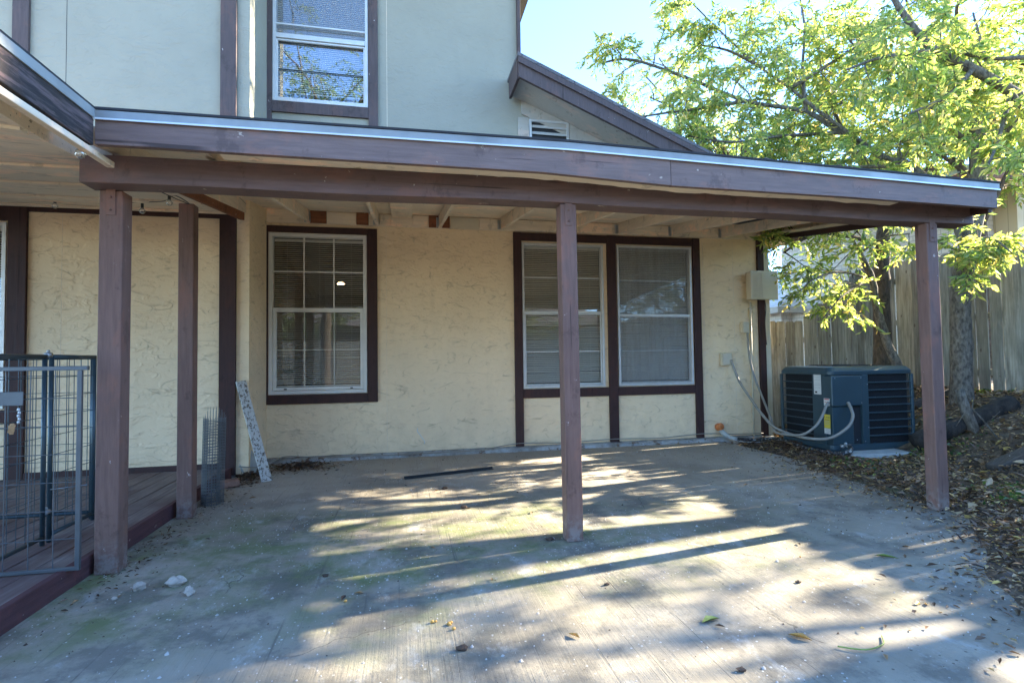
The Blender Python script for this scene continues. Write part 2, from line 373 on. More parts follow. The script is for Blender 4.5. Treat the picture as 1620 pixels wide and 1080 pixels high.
# ---------------------------------------------------------------- mesh helpers
class MB:
    def __init__(s): s.v = []; s.f = []; s.sm = []
    def add(s, vs, fs, smooth=False):
        o = len(s.v); s.v += [tuple(p) for p in vs]; s.f += [tuple(i+o for i in f) for f in fs]; s.sm += [smooth]*len(fs); return s
    def box(s, x0, x1, y0, y1, z0, z1, mat=None):
        if x0 > x1: x0, x1 = x1, x0
        if y0 > y1: y0, y1 = y1, y0
        if z0 > z1: z0, z1 = z1, z0
        p = [(x0, y0, z0), (x1, y0, z0), (x1, y1, z0), (x0, y1, z0), (x0, y0, z1), (x1, y0, z1), (x1, y1, z1), (x0, y1, z1)]
        if mat is not None: p = [tuple(mat @ Vector(q)) for q in p]
        return s.add(p, [(0, 3, 2, 1), (4, 5, 6, 7), (0, 1, 5, 4), (1, 2, 6, 5), (2, 3, 7, 6), (3, 0, 4, 7)])
    def hexa(s, p):   # 8 points, bottom ring then top ring
        return s.add(p, [(0, 3, 2, 1), (4, 5, 6, 7), (0, 1, 5, 4), (1, 2, 6, 5), (2, 3, 7, 6), (3, 0, 4, 7)])
    def tube(s, pts, r, n=8, cap=True):
        pts = [Vector(p) for p in pts]
        if isinstance(r, (int, float)): r = [r]*len(pts)
        vs = []; prev = None
        for i, p in enumerate(pts):
            d = (pts[min(i+1, len(pts)-1)]-pts[max(i-1, 0)])
            d = d.normalized() if d.length > 1e-9 else Vector((0, 0, 1))
            if prev is None: a = d.orthogonal().normalized()
            else:
                a = prev-d*prev.dot(d)
                a = a.normalized() if a.length > 1e-6 else d.orthogonal().normalized()
            prev = a; b = d.cross(a)
            for k in range(n):
                t = 2*math.pi*k/n; vs.append(p+(a*math.cos(t)+b*math.sin(t))*r[i])
        fs = [(i*n+k, i*n+(k+1) % n, (i+1)*n+(k+1) % n, (i+1)*n+k) for i in range(len(pts)-1) for k in range(n)]
        if cap: fs += [tuple(reversed(range(n))), tuple(range((len(pts)-1)*n, len(pts)*n))]
        return s.add(vs, fs, True)
    def sphere(s, c, r, n=10, m_=7, sc=(1, 1, 1), jit=0, rnd=random):
        vs = [(c[0], c[1], c[2]-r*sc[2])]
        for i in range(1, m_):
            ph = math.pi*i/m_-math.pi/2
            for k in range(n):
                t = 2*math.pi*k/n; q = r*(1+(rnd.uniform(-jit, jit) if jit else 0))
                vs.append((c[0]+q*sc[0]*math.cos(ph)*math.cos(t), c[1]+q*sc[1]*math.cos(ph)*math.sin(t), c[2]+q*sc[2]*math.sin(ph)))
        vs.append((c[0], c[1], c[2]+r*sc[2])); L = len(vs)-1
        fs = [(0, 1+(k+1) % n, 1+k) for k in range(n)]
        fs += [(1+i*n+k, 1+i*n+(k+1) % n, 1+(i+1)*n+(k+1) % n, 1+(i+1)*n+k) for i in range(m_-2) for k in range(n)]
        fs += [(1+(m_-2)*n+k, 1+(m_-2)*n+(k+1) % n, L) for k in range(n)]
        return s.add(vs, fs, jit == 0)
    def build(s, name, mat, parent=None, bevel=0, smooth_all=False, seg=2):
        me = bpy.data.meshes.new(name); o = bpy.data.objects.new(name, me)
        off = Vector((0, 0, 0))
        if parent is not None:
            q = parent
            while q is not None: off += q.location; q = q.parent
        me.from_pydata([tuple(Vector(p)-off) for p in s.v], [], s.f); me.update()
        me.polygons.foreach_set('use_smooth', [True if smooth_all else a for a in s.sm])
        me.materials.append(mat); col.objects.link(o)
        if parent is not None: o.parent = parent
        if bevel:
            b = o.modifiers.new('bevel', 'BEVEL'); b.width = bevel; b.segments = seg; b.limit_method = 'ANGLE'; b.angle_limit = R(40)
        return o

def tag(o, label=None, cat=None, group=None, kind=None):
    if label: o['label'] = label
    if cat: o['category'] = cat
    if group: o['group'] = group
    if kind: o['kind'] = kind
    return o
def thing(name, loc, label, cat, group=None):
    o = bpy.data.objects.new(name, None); o.location = loc; col.objects.link(o); o.empty_display_size = .1
    return tag(o, label, cat, group)
def mesh_np(name, v, f4, mat, parent=None, smooth=False):
    me = bpy.data.meshes.new(name); v = np.asarray(v, np.float32).copy()
    if parent is not None: v -= np.array(parent.location, np.float32)
    k = f4.shape[1]
    me.vertices.add(len(v)); me.vertices.foreach_set('co', v.ravel())
    me.loops.add(f4.size); me.loops.foreach_set('vertex_index', f4.astype(np.int32).ravel())
    me.polygons.add(len(f4)); me.polygons.foreach_set('loop_start', np.arange(0, f4.size, k, dtype=np.int32)); me.polygons.foreach_set('loop_total', np.full(len(f4), k, np.int32))
    me.update(calc_edges=True); me.validate()
    me.materials.append(mat); o = bpy.data.objects.new(name, me); col.objects.link(o)
    if smooth: me.polygons.foreach_set('use_smooth', [True]*len(f4))
    if parent is not None: o.parent = parent
    return o
def unitv(a): return a/np.maximum(np.linalg.norm(a, axis=-1, keepdims=True), 1e-9)
def leaf_mesh(name, P, D, L, W, mat, parent=None, fold=.35, curl=.15, Nn=None):
    """leaves as two folded quads: base point P, direction D, length L, width W"""
    n = len(P); D = unitv(D)
    if Nn is None: Nn = rng.normal(size=(n, 3))
    S = unitv(np.cross(D, Nn)); Nn = np.cross(S, D)
    L = L[:, None]; W = W[:, None]
    b = P; t = P+D*L-Nn*curl*L
    m1 = P+D*L*.42; l = m1+S*W*.5+Nn*W*fold; r = m1-S*W*.5+Nn*W*fold
    mid2 = P+D*L*.75-Nn*curl*.4*L; l2 = mid2+S*W*.3+Nn*W*fold*.5; r2_ = mid2-S*W*.3+Nn*W*fold*.5
    V = np.stack([b, l, l2, t, r2_, r], 1).reshape(-1, 3); i = (np.arange(n)*6)[:, None]
    F = np.concatenate([i+np.array([[0, 1, 2, 3]]), i+np.array([[0, 3, 4, 5]])], 0)
    return mesh_np(name, V, F, mat, parent)

# ---------------------------------------------------------------- ground
def smooth(t): t = np.clip(t, 0, 1); return t*t*(3-2*t)
def slab_edge(y):   # x where the leaf litter begins to cover the slab
    e = np.interp(y, [-6, 1.2, 1.9, 2.66, 3.13, 3.9, 4.9, 5.9, 6.6], [2.3, 2.45, 2.75, 3.5, 3.98, 3.95, 4.2, 4.5, 4.5])
    return e+.05*np.sin(y*5.1)+.03*np.sin(y*13+1)
def gz(x, y):
    x = np.asarray(x, float); y = np.asarray(y, float)
    z = .64*smooth((x-5.5)/1.85)
    z = z+.02*np.sin(x*2.3+y*1.1)*smooth((x-4.2)/1.0)+.012*np.sin(x*7.1-y*5.3)*smooth((x-4.2)/.8)
    e = slab_edge(y)
    berm = -.06+.075*smooth((x-e+.25)/.3)
    z = np.where(x < 12, z, .64)
    inside = (y > -8) & (y < 6.7)
    return np.where(inside, z+berm, z-.03)
xs = np.concatenate([np.linspace(-80, -6, 12), np.linspace(-5.5, 2, 12), np.linspace(2.1, 8.6, 90), np.linspace(9, 20, 12), np.linspace(24, 120, 12)])
ys = np.concatenate([np.linspace(-80, -8, 12), np.linspace(-7.5, .5, 14), np.linspace(.6, 8.2, 100), np.linspace(8.8, 20, 10), np.linspace(25, 120, 12)])
X, Y = np.meshgrid(xs, ys); Z = gz(X, Y)
V = np.stack([X, Y, Z], -1).reshape(-1, 3); nx = len(xs)
I = (np.arange(len(ys)-1)[:, None]*nx+np.arange(nx-1)[None]).ravel()
tag(mesh_np('ground', V, np.stack([I, I+1, I+nx+1, I+nx], 1), M['ground'], smooth=True), kind='structure')
mb = MB()
mb.box(-1.75, 4.25, -4.0, 6.5, -.12, 0)
s_ = mb.build('patio_slab', M['slab'], bevel=.008); tag(s_, kind='structure')

# ---------------------------------------------------------------- house
house = thing('house', (1.7, 6.5, 0), 'two storey house with cream stucco walls and dark brown timber trim', 'house')
def wall(name, x0, x1, z0, z1, y, holes, mat, t=.12, fmap=None):
    xs_ = sorted({x0, x1, *[h[0] for h in holes], *[h[1] for h in holes]}); zs_ = sorted({z0, z1, *[h[2] for h in holes], *[h[3] for h in holes]})
    b = MB(); idx = {}
    def vid(i, j, k):
        if (i, j, k) not in idx: idx[i, j, k] = len(b.v); b.v.append((xs_[i], y+t*k, zs_[j]))
        return idx[i, j, k]
    def hole(i, j):
        if not (0 <= i < len(xs_)-1 and 0 <= j < len(zs_)-1): return True
        cx, cz = (xs_[i]+xs_[i+1])/2, (zs_[j]+zs_[j+1])/2
        return any(h[0] < cx < h[1] and h[2] < cz < h[3] for h in holes)
    for i in range(len(xs_)-1):
        for j in range(len(zs_)-1):
            if hole(i, j): continue
            fs = [(vid(i, j, 0), vid(i+1, j, 0), vid(i+1, j+1, 0), vid(i, j+1, 0)), (vid(i, j, 1), vid(i, j+1, 1), vid(i+1, j+1, 1), vid(i+1, j, 1))]
            if hole(i-1, j): fs.append((vid(i, j, 0), vid(i, j+1, 0), vid(i, j+1, 1), vid(i, j, 1)))
            if hole(i+1, j): fs.append((vid(i+1, j, 0), vid(i+1, j, 1), vid(i+1, j+1, 1), vid(i+1, j+1, 0)))
            if hole(i, j-1): fs.append((vid(i, j, 0), vid(i, j, 1), vid(i+1, j, 1), vid(i+1, j, 0)))
            if hole(i, j+1): fs.append((vid(i, j+1, 0), vid(i+1, j+1, 0), vid(i+1, j+1, 1), vid(i, j+1, 1)))
            b.f += fs; b.sm += [False]*len(fs)
    return b.build(name, mat, house)
W1 = (-1.53, -.425, .775, 2.665); W2 = (1.48, 2.585, .775, 2.64); W3 = (2.77, 3.86, .775, 2.645); WU = (-1.49, -.40, 4.22, 6.0)
wall('main_wall', -1.665, 5.02, .055, 2.95, 6.5, [W1, W2, W3], M['stucco'])
wall('upper_wall', -1.665, 1.457, 2.95, 7.2, 6.5, [WU], M['stucco_up_dimmed'])
WP = (-4.7, -3.66, .75, 2.51)
wall('porch_wall', -6.5, -1.667, .03, 2.80, 5.78, [WP], M['stucco'])
wall('upper_projecting_wall', -6.5, -1.667, 2.80, 7.2, 5.78, [], M['stucco_up_dimmed'])
# gable wall beside the upper storey (clipped under the rake)
g = MB(); sl = .411
def rake(x): return 4.70-sl*(x-1.342)
g.add([(1.457, 6.5, 2.952), (5.02, 6.5, 2.952), (5.02, 6.5, rake(5.02)-.02), (1.457, 6.5, rake(1.457)-.02), (1.457, 6.62, 2.952), (5.02, 6.62, 2.952), (5.02, 6.62, rake(5.02)-.02), (1.457, 6.62, rake(1.457)-.02)],
      [(0, 1, 2, 3), (5, 4, 7, 6), (1, 5, 6, 2), (3, 2, 6, 7)])
g.build('gable_wall', M['stucco_up_dimmed'], house)
# side walls facing right
b = MB(); b.box(-1.665, -1.545, 5.782, 6.498, .03, 2.97); b.build('side_wall', M['stucco'], house)
b = MB(); b.box(-1.665, -1.545, 5.782, 6.498, 2.972, 7.2); b.build('upper_side_wall', M['stucco_up_dimmed'], house)
b = MB(); b.box(1.337, 1.457, 6.622, 12, 2.9, 7.2); b.build('upper_side_wall', M['stucco_up_dimmed'], house)
b = MB(); b.box(4.90, 5.02, 6.622, 12, .05, 3.1); b.build('side_wall', M['stucco'], house)
# foundation ledge with a rounded lip
b = MB(); prof = [(6.40, -.1), (6.40, -.015), (6.43, .028), (6.46, .045), (6.498, .052), (6.62, .052), (6.62, -.1)]
xs_ = np.linspace(-1.66, 5.03, 60); vs_ = []
for x in xs_:
    for j, (y, z) in enumerate(prof):
        q = .012*math.sin(x*9)+.01*math.sin(x*23+j) if 0 < j < 4 else 0
        vs_.append((x, y+q, z+(q*.5 if j == 2 else 0)))
n_ = len(prof)
b.add(vs_, [(i*n_+j, (i+1)*n_+j, (i+1)*n_+j+1, i*n_+j+1) for i in range(59) for j in range(n_-1)]+[tuple(range(n_)), tuple(reversed(range(59*n_, 60*n_)))])
b.build('foundation', M['fnd'], house)
b = MB(); b.box(-6.5, -1.668, 5.79, 5.9, -.1, .03); b.box(-1.66, -1.56, 5.80, 6.40, -.1, .029); b.build('foundation', M['fnd'], house)
# interiors behind the glass
def room(x0, x1, y0, y1, z0, z1):
    b = MB(); p = [(x0, y0, z0), (x1, y0, z0), (x1, y1, z0), (x0, y1, z0), (x0, y0, z1), (x1, y0, z1), (x1, y1, z1), (x0, y1, z1)]
    b.add(p, [(0, 1, 2, 3), (7, 6, 5, 4), (1, 5, 6, 2), (2, 6, 7, 3), (3, 7, 4, 0)]); b.build('interior', M['dark'], house)
room(-1.54, 4.89, 6.64, 11, .06, 2.9); room(-1.54, 1.3, 6.64, 11, 3.0, 6.6); room(-6.4, -1.9, 5.92, 8.5, .06, 2.78)
# a kitchen lamp glowing inside each downstairs room
for (x, y, z) in ((-.93, 8.3, 2.33), (1.72, 7.6, 2.13)):
    b = MB(); b.sphere((x, y, z), .034, 10, 7, (1.5 if x < 0 else 1, 1, .5 if x < 0 else 1)); lf = MB(); lf.tube([(x, y, z+.02), (x, y, z+.05)], .05)
    o = lf.build('ceiling_light', M['galv'], house); b.build('bulb', M['lamp'], o)

def trim(name, x0, x1, y0, y1, z0, z1, mat='brown', bv=.003):
    b = MB(); b.box(x0, x1, y0, y1, z0, z1); return b.build(name, M[mat], house, bv)
Yw = 6.498
# downstairs trim
trim('window_trim', -1.645, -1.532, 6.468, Yw, .665, 2.74); trim('window_trim', -.423, -.305, 6.468, Yw, .665, 2.74)
trim('window_trim', -1.531, -.424, 6.470, Yw, 2.668, 2.74); trim('window_trim', -1.531, -.424, 6.466, Yw, .665, .772)
for a, c in ((1.373, 1.478), (2.63, 2.755), (3.872, 3.98)): trim('window_trim', a, c, 6.466, Yw, .055, 2.765)
trim('window_trim', 1.479, 2.629, 6.470, Yw, 2.66, 2.763); trim('window_trim', 2.756, 3.871, 6.470, Yw, 2.66, 2.763)
trim('window_trim', 1.479, 2.629, 6.469, Yw, .655, .768); trim('window_trim', 2.756, 3.871, 6.469, Yw, .655, .768)
trim('corner_trim', 4.868, 4.965, 6.462, Yw, .03, 2.80)
b = MB(); b.box(4.968, 5.05, 6.474, 6.63, .0, 2.95); b.build('corner_board', M['cream_plastic'], house, .004)
# porch wall trim
Yp = 5.778
trim('corner_trim', -1.815, -1.662, 5.742, Yp, .03, 2.66); trim('corner_trim', -3.640, -3.487, 5.748, Yp, .03, 2.66)
trim('corner_trim', -4.86, -4.71, 5.748, Yp, .03, 2.66)
trim('wall_trim', -3.486, -1.816, 5.752, Yp, 2.615, 2.68); trim('wall_trim', -4.70, -3.641, 5.752, Yp, 2.52, 2.66)
trim('wall_trim', -3.486, -1.816, 5.750, Yp, .04, .15)
trim('wall_trim', -4.70, -3.641, 5.752, Yp, .62, .74)
# upstairs trim
U = 'brown_up'
trim('corner_trim', -1.815, -1.664, 5.740, Yp, 2.80, 7.1, U); trim('corner_trim', -3.635, -3.50, 5.745, Yp, 2.80, 7.1, U)
trim('window_trim', -1.60, -1.492, 6.464, Yw, 2.95, 6.6, U); trim('window_trim', -.398, -.287, 6.464, Yw, 2.95, 6.6, U)
trim('window_trim', -1.491, -.399, 6.468, Yw, 4.085, 4.215, U); trim('window_trim', -1.491, -.399, 6.468, Yw, 6.01, 6.12, U)
b = MB(); b.box(1.458, 1.50, 6.44, 6.62, 4.72, 7.1); b.build('corner_trim', M[U], house, .003)
# panel seams: narrow grooves between the stucco sheets
for (x, z0, z1, y) in ((-.20, .06, 2.76, 6.5), (4.50, .06, 2.75, 6.5), (4.04, .06, 2.75, 6.5), (-3.21, .16, 2.61, 5.78), (-3.20, 2.82, 7, 5.78), (-.18, 2.97, 7, 6.5)):
    b = MB(); b.box(x-.0022, x+.0022, y-.0012, y+.004, z0, z1); b.build('panel_seam', M['asphalt_edge'] if y < 6 and z0 > 2 else M['cream_x'], house)

def blinds(x0, x1, z0, z1, y, parent, pitch=.024, tilt=32):
    b = MB(); z = z1; a = R(tilt); rr = random.Random(int(x0*100))
    b.box(x0, x1, y-.012, y+.018, z1, z1+.03)
    while z > z0:
        dx = rr.uniform(-.0016, .0016) if rr.random() > .06 else rr.uniform(-.008, .008)
        c, s = math.cos(a)*.0125, math.sin(a)*.0125
        p = [(x0, y-c, z-s+dx), (x1, y-c, z-s-dx), (x1, y+c, z+s-dx), (x0, y+c, z+s+dx)]
        b.add(p+[(q[0], q[1], q[2]+.0012) for q in p], [(3, 2, 1, 0), (4, 5, 6, 7), (0, 1, 5, 4)]); z -= pitch
    for x in np.linspace(x0+.14, x1-.14, 3): b.box(x-.001, x+.001, y-.016, y-.0145, z0, z1)
    b.box(x0, x1, y-.012, y+.012, z0-.02, z0-.004)
    b.build('blind', M['blind'], parent)
def quad(x0, x1, y, z0, z1, name, mat, parent):
    b = MB(); b.add([(x0, y, z0), (x1, y, z0), (x1, y, z1), (x0, y, z1)], [(0, 1, 2, 3)]); return b.build(name, mat, parent)
def frame_rect(b, x0, x1, z0, z1, y0, y1, t):
    b.box(x0, x0+t, y0, y1, z0, z1); b.box(x1-t, x1, y0, y1, z0, z1)
    b.box(x0+t, x1-t, y0, y1, z0, z0+t); b.box(x0+t, x1-t, y0, y1, z1-t, z1)
# white vinyl single-hung window
x0, x1, z0, z1 = W1; y = 6.5
b = MB(); frame_rect(b, x0+.003, x1-.003, z0+.003, z1-.003, y-.014, y+.09, .042); win = b.build('window', M['white'], house, .003)
b = MB(); xm0, xm1 = x0+.048, x1-.048
frame_rect(b, xm0, xm1, z0+.048, 1.775, y+.012, y+.05, .035)
b.box(xm0, xm1, y+.004, y+.012, 1.735, 1.785)
b.build('sash', M['white'], win, .002)
b = MB()
for i in (1, 2):
    xx = xm0+(xm1-xm0)*i/3; b.box(xx-.008, xx+.008, y+.028, y+.038, 1.79, z1-.047)
b.box(xm0, xm1, y+.029, y+.037, 2.205, 2.221)
for i in (1, 2):
    xx = xm0+(xm1-xm0)*i/3; b.box(xx-.006, xx+.006, y+.047, y+.055, .86, 1.74)
b.box(xm0, xm1, y+.048, y+.054, 1.285, 1.297); b.build('muntin', M['white'], win)
quad(xm0, xm1, y+.041, 1.78, z1-.045, 'glass', M['glass'], win); quad(xm0+.03, xm1-.03, y+.045, .855, 1.745, 'glass', M['glass'], win)
for xl in (xm0+.12, xm1-.15): b = MB(); b.box(xl, xl+.03, y+.0, y+.012, .83, .845); b.build('latch', M['black'], win)
blinds(xm0, xm1, .88, 2.58, y+.10, win, .024, 30)
# aluminium windows
def alu_window(Wn, meet, lines, screen, tilt, lowscreen=False):
    x0, x1, z0, z1 = Wn; y = 6.5
    b = MB(); frame_rect(b, x0+.003, x1-.003, z0+.003, z1-.003, y-.018, y+.07, .028); w = b.build('window', M['alu'], house, .002)
    b = MB(); frame_rect(b, x0+.034, x1-.034, z0+.034, meet, y+.006, y+.028, .018); b.box(x0+.034, x1-.034, y-.004, y+.022, meet, meet+.026); b.build('sash', M['alu'], w, .001)
    for z in lines: b = MB(); b.box(x0+.035, x1-.035, y+.044, y+.052, z-.007, z+.007); b.build('muntin', M['alu'], w)
    quad(x0+.03, x1-.03, y+.048, z0+.03, z1-.03, 'glass', M['glass'], w)
    if screen: quad(x0+.04, x1-.04, y+.002, z0+.04, z1-.035, 'insect_screen', M['screen'], w)
    blinds(x0+.03, x1-.03, z0+.06, z1-.06, y+.085, w, .024, tilt)
    return w
alu_window(W2, 1.735, (2.20, 1.24), False, 48)
alu_window(W3, 1.70, (2.18, 1.24), True, 60)
# upstairs window
x0, x1, z0, z1 = WU; y = 6.5
b = MB(); frame_rect(b, x0+.003, x1-.003, z0+.003, z1-.003, y-.018, y+.07, .034); w = b.build('window', M['alu'], house, .002)
b = MB(); b.box(x0+.04, x1-.04, y-.012, y+.03, 4.985, 5.04); b.box(x0+.04, x1-.04, y-.008, y+.02, 5.145, 5.165); frame_rect(b, x0+.038, x1-.038, z0+.038, 4.98, y+.004, y+.03, .02); b.build('sash', M['alu'], w, .001)
b = MB(); b.box(x0+.04, x1-.04, y+.03, y+.036, 4.62, 4.632); b.build('muntin', M['steel_dark'], w)
quad(x0+.03, x1-.03, y+.048, z0+.03, 4.99, 'glass', M['glass_up'], w); quad(x0+.03, x1-.03, y+.040, 5.03, z1-.03, 'glass', M['glass_up'], w)
quad(x0+.04, x1-.04, y+.0, 5.045, z1-.04, 'insect_screen', M['screen'], w)
blinds(x0+.04, x1-.04, z0+.16, z1-.06, y+.09, w, .024, 50)
# porch window at the far left
x0, x1, z0, z1 = WP; y = 5.78
b = MB(); frame_rect(b, x0+.003, x1-.003, z0+.003, z1-.003, y-.014, y+.08, .035); b.box(x0+.04, x1-.04, y-.01, y+.04, 1.62, 1.665); w = b.build('window', M['alu'], house, .002)
quad(x0+.03, x1-.03, y+.05, z0+.03, z1-.03, 'glass', M['glass'], w); blinds(x0+.03, x1-.03, z0+.06, z1-.06, y+.12, w, .024, 30)

# gable roof over the right wing: slab, rake fascia, soffit, vent
YR = 5.90
def slope_slab(name, x0, x1, y0, y1, o0, o1, mat, uv=False):
    zt = lambda x: rake(x)
    p = [(x0, y0, zt(x0)+o0), (x1, y0, zt(x1)+o0), (x1, y1, zt(x1)+o0), (x0, y1, zt(x0)+o0), (x0, y0, zt(x0)+o1), (x1, y0, zt(x1)+o1), (x1, y1, zt(x1)+o1), (x0, y1, zt(x0)+o1)]
    b = MB(); b.hexa(p); o = b.build(name, mat, house)
    if uv: box_uv(o)
    return o
def box_uv(o):
    me = o.data; uvl = me.uv_layers.new(name='UVMap')
    for poly in me.polygons:
        nrm = poly.normal; a = Vector((0, 0, 1)).cross(nrm)
        a = a.normalized() if a.length > .05 else Vector((1, 0, 0)); bb = nrm.cross(a)
        for li in poly.loop_indices:
            v = me.vertices[me.loops[li].vertex_index].co; uvl.data[li].uv = (v.dot(a), v.dot(bb))
XE = 5.47
slope_slab('roof', 1.33, XE+.03, YR-.03, 12, .0, .04, M['shingle'], True)
slope_slab('rake_fascia', 1.345, XE, YR, YR+.04, -.235, -.003, M[U])
slope_slab('rake_fascia', 1.338, XE, YR-.028, YR-.003, -.075, -.004, M[U])
slope_slab('soffit', 1.37, XE-.03, YR+.042, 6.497, -.155, -.135, M['soffit_up'])
b = MB(); b.hexa([(1.335, YR+.043, rake(1.34)-.24), (1.367, YR+.043, rake(1.34)-.24), (1.367, 6.437, rake(1.34)-.24), (1.335, 6.437, rake(1.34)-.24), (1.335, YR+.043, rake(1.34)-.004), (1.367, YR+.043, rake(1.34)-.012), (1.367, 6.437, rake(1.34)-.012), (1.335, 6.437, rake(1.34)-.004)]); b.build('rake_fascia', M[U], house)
# frieze board along the rake, level board, vent
slope_slab('frieze_board', 1.505, 4.86, 6.474, 6.497, -.33, -.157, M['soffit_up'])
b = MB(); b.box(1.46, 1.60, 6.470, 6.497, 2.96, rake(1.6)-.34); b.box(1.605, 2.22, 6.472, 6.497, 4.24, 4.33); b.box(2.14, 2.24, 6.468, 6.4965, 3.3, 4.238); b.build('gable_board', M['soffit_up'], house, .003)
b = MB(); frame_rect(b, 1.605, 2.135, 3.90, 4.236, 6.462, 6.497, .03); v = b.build('gable_vent', M['alu'], house, .002)
b = MB(); b.box(1.636, 2.104, 6.485, 6.497, 3.93, 4.206); b.build('vent_back', M['black'], v)
b = MB()
for k in range(3):
    z = 4.17-k*.085; b.hexa([(1.636, 6.455, z-.045), (2.104, 6.455, z-.045), (2.104, 6.460, z-.045), (1.636, 6.460, z-.045), (1.636, 6.48, z+.0), (2.104, 6.48, z+.0), (2.104, 6.484, z), (1.636, 6.484, z)])
b.build('louver', M['alu'], v)
# eave of the right wing
b = MB(); b.box(XE-.03, XE, YR+.045, 12, rake(XE)-.235, rake(XE)-.01); b.build('eave_fascia', M['fascia'], house)
b = MB(); b.box(5.052, XE-.033, 6.50, 12, rake(XE)-.23, rake(XE)-.21); b.build('soffit', M['soffit'], house)
# main roof, above the picture
b = MB(); b.box(-7, 2.1, 5.2, 13, 7.2, 7.35); b.build('roof', M['shingle'], house); box_uv(house.children[-1])

# ---------------------------------------------------------------- patio cover
pc = thing('patio_cover', (1.3, 3.2, 0), 'lean-to patio cover of brown posts and beam with cream rafters', 'patio cover')
def rz(x, y):       # underside of the roof boards
    d = np.interp(x, [-1.5, .97, 4.2], [0, .012, -.05])
    return 2.40+.16*(y-3.17)+d*(6.5-y)/3.5
def redge(y): return 4.19+.243*(y-2.95)
def pbox(name, x0, x1, y0, y1, z0, z1, mat, bv=.004, parent=pc):
    b = MB(); b.box(x0, x1, y0, y1, z0, z1); return b.build(name, M[mat], parent, bv)
# posts with T straps
def post(x0, x1, y0, y1, ztop, lean=0):
    b = MB(); n = 12; vs = []
    for i in range(n+1):
        z = ztop*i/n; dx = lean*(1-i/n); vs += [(x0+dx, y0, z), (x1+dx, y0, z), (x1+dx, y1, z), (x0+dx, y1, z)]
    b.add(vs, [(3, 2, 1, 0), tuple(n*4+k for k in range(4))]+[(i*4+k, i*4+(k+1) % 4, (i+1)*4+(k+1) % 4, (i+1)*4+k) for i in range(n) for k in range(4)])
    o = b.build('post', M['post'], pc, .006)
    xm = (x0+x1)/2
    b = MB(); b.box(xm-.024, xm+.024, y0-.005, y0-.0005, ztop-.14, ztop+.03)
    for (px_, pz) in ((xm, ztop-.04), (xm, ztop-.11)): b.sphere((px_, y0-.006, pz), .008, 8, 5)
    b.build('strap', M['post'], o, .001)
post(-1.662, -1.545, 3.31, 3.42, 2.128, -.006); post(.985, 1.092, 3.185, 3.285, 2.138, .01); post(3.800, 3.900, 3.155, 3.250, 2.118, .010)
b = MB(); b.box(-1.655, -1.55, 4.34, 4.44, 0, 2.36); b.build('post', M['post'], pc, .006)
# beam: two lengths, slightly bowed
def beam():
    b = MB(); n = 40; vs = []
    for i in range(n+1):
        x = -1.70+(4.235+1.70)*i/n
        s = .004*math.sin(i*.5); zb = np.interp(x, [-1.7, 1, 4.24], [2.130, 2.140, 2.118])+s; zt_ = np.interp(x, [-1.7, 1, 3.1, 4.24], [2.287, 2.288, 2.263, 2.262])
        y0 = np.interp(x, [-1.7, 1, 4.24], [3.19, 3.17, 3.15]); vs += [(x, y0, zb), (x, y0+.15, zb), (x, y0+.15, zt_), (x, y0, zt_)]
    b.add(vs, [(0, 1, 2, 3), tuple(reversed([n*4+k for k in range(4)]))]+[(i*4+k, (i+1)*4+k, (i+1)*4+(k+1) % 4, i*4+(k+1) % 4) for i in range(n) for k in range(4)])
    return b.build('beam', M['beam'], pc, .006)
beam()
# fascia and drip edge
def strip(name, x0, x1, y0, y1, zb, zt_, mat, n=30, bv=.002, jag=0):
    b = MB(); vs = []; rr = random.Random(len(name)+int(x0*10))
    for i in range(n+1):
        x = x0+(x1-x0)*i/n; j = rr.uniform(0, jag)
        vs += [(x, y0, zb(x)+j), (x, y1, zb(x)+j), (x, y1, zt_(x)), (x, y0, zt_(x))]
    b.add(vs, [(0, 1, 2, 3), tuple(reversed([n*4+k for k in range(4)]))]+[(i*4+k, (i+1)*4+k, (i+1)*4+(k+1) % 4, i*4+(k+1) % 4) for i in range(n) for k in range(4)])
    return b.build(name, M[mat], pc, bv)
ft = lambda x: float(np.interp(x, [-1.6, .97, 4.2], [2.384, 2.395, 2.324])); fb = lambda x: float(np.interp(x, [-1.6, .8, 1.6, 1.66, 2.9, 4.2], [2.252, 2.247, 2.213, 2.212, 2.206, 2.187]))
strip('fascia', -1.505, 1.63, 2.950, 2.985, fb, ft, 'fascia'); strip('fascia', 1.634, 4.19, 2.953, 2.988, fb, ft, 'fascia')
strip('drip_edge', -1.507, 4.20, 2.941, 2.948, lambda x: ft(x)-.008, lambda x: ft(x)+.038, 'drip', bv=.001)
M['lip'] = simple('drip_edge_lip', (.66, .72, .74), .4, .2, .12, 4)
strip('drip_lip', -1.507, 4.20, 2.935, 2.9405, lambda x: ft(x)-.012, lambda x: ft(x)-.003, 'lip', bv=0)
strip('roof_edge', -1.50, 4.205, 2.936, 3.02, lambda x: ft(x)+.040, lambda x: ft(x)+.052, 'asphalt_edge', n=60, bv=0)
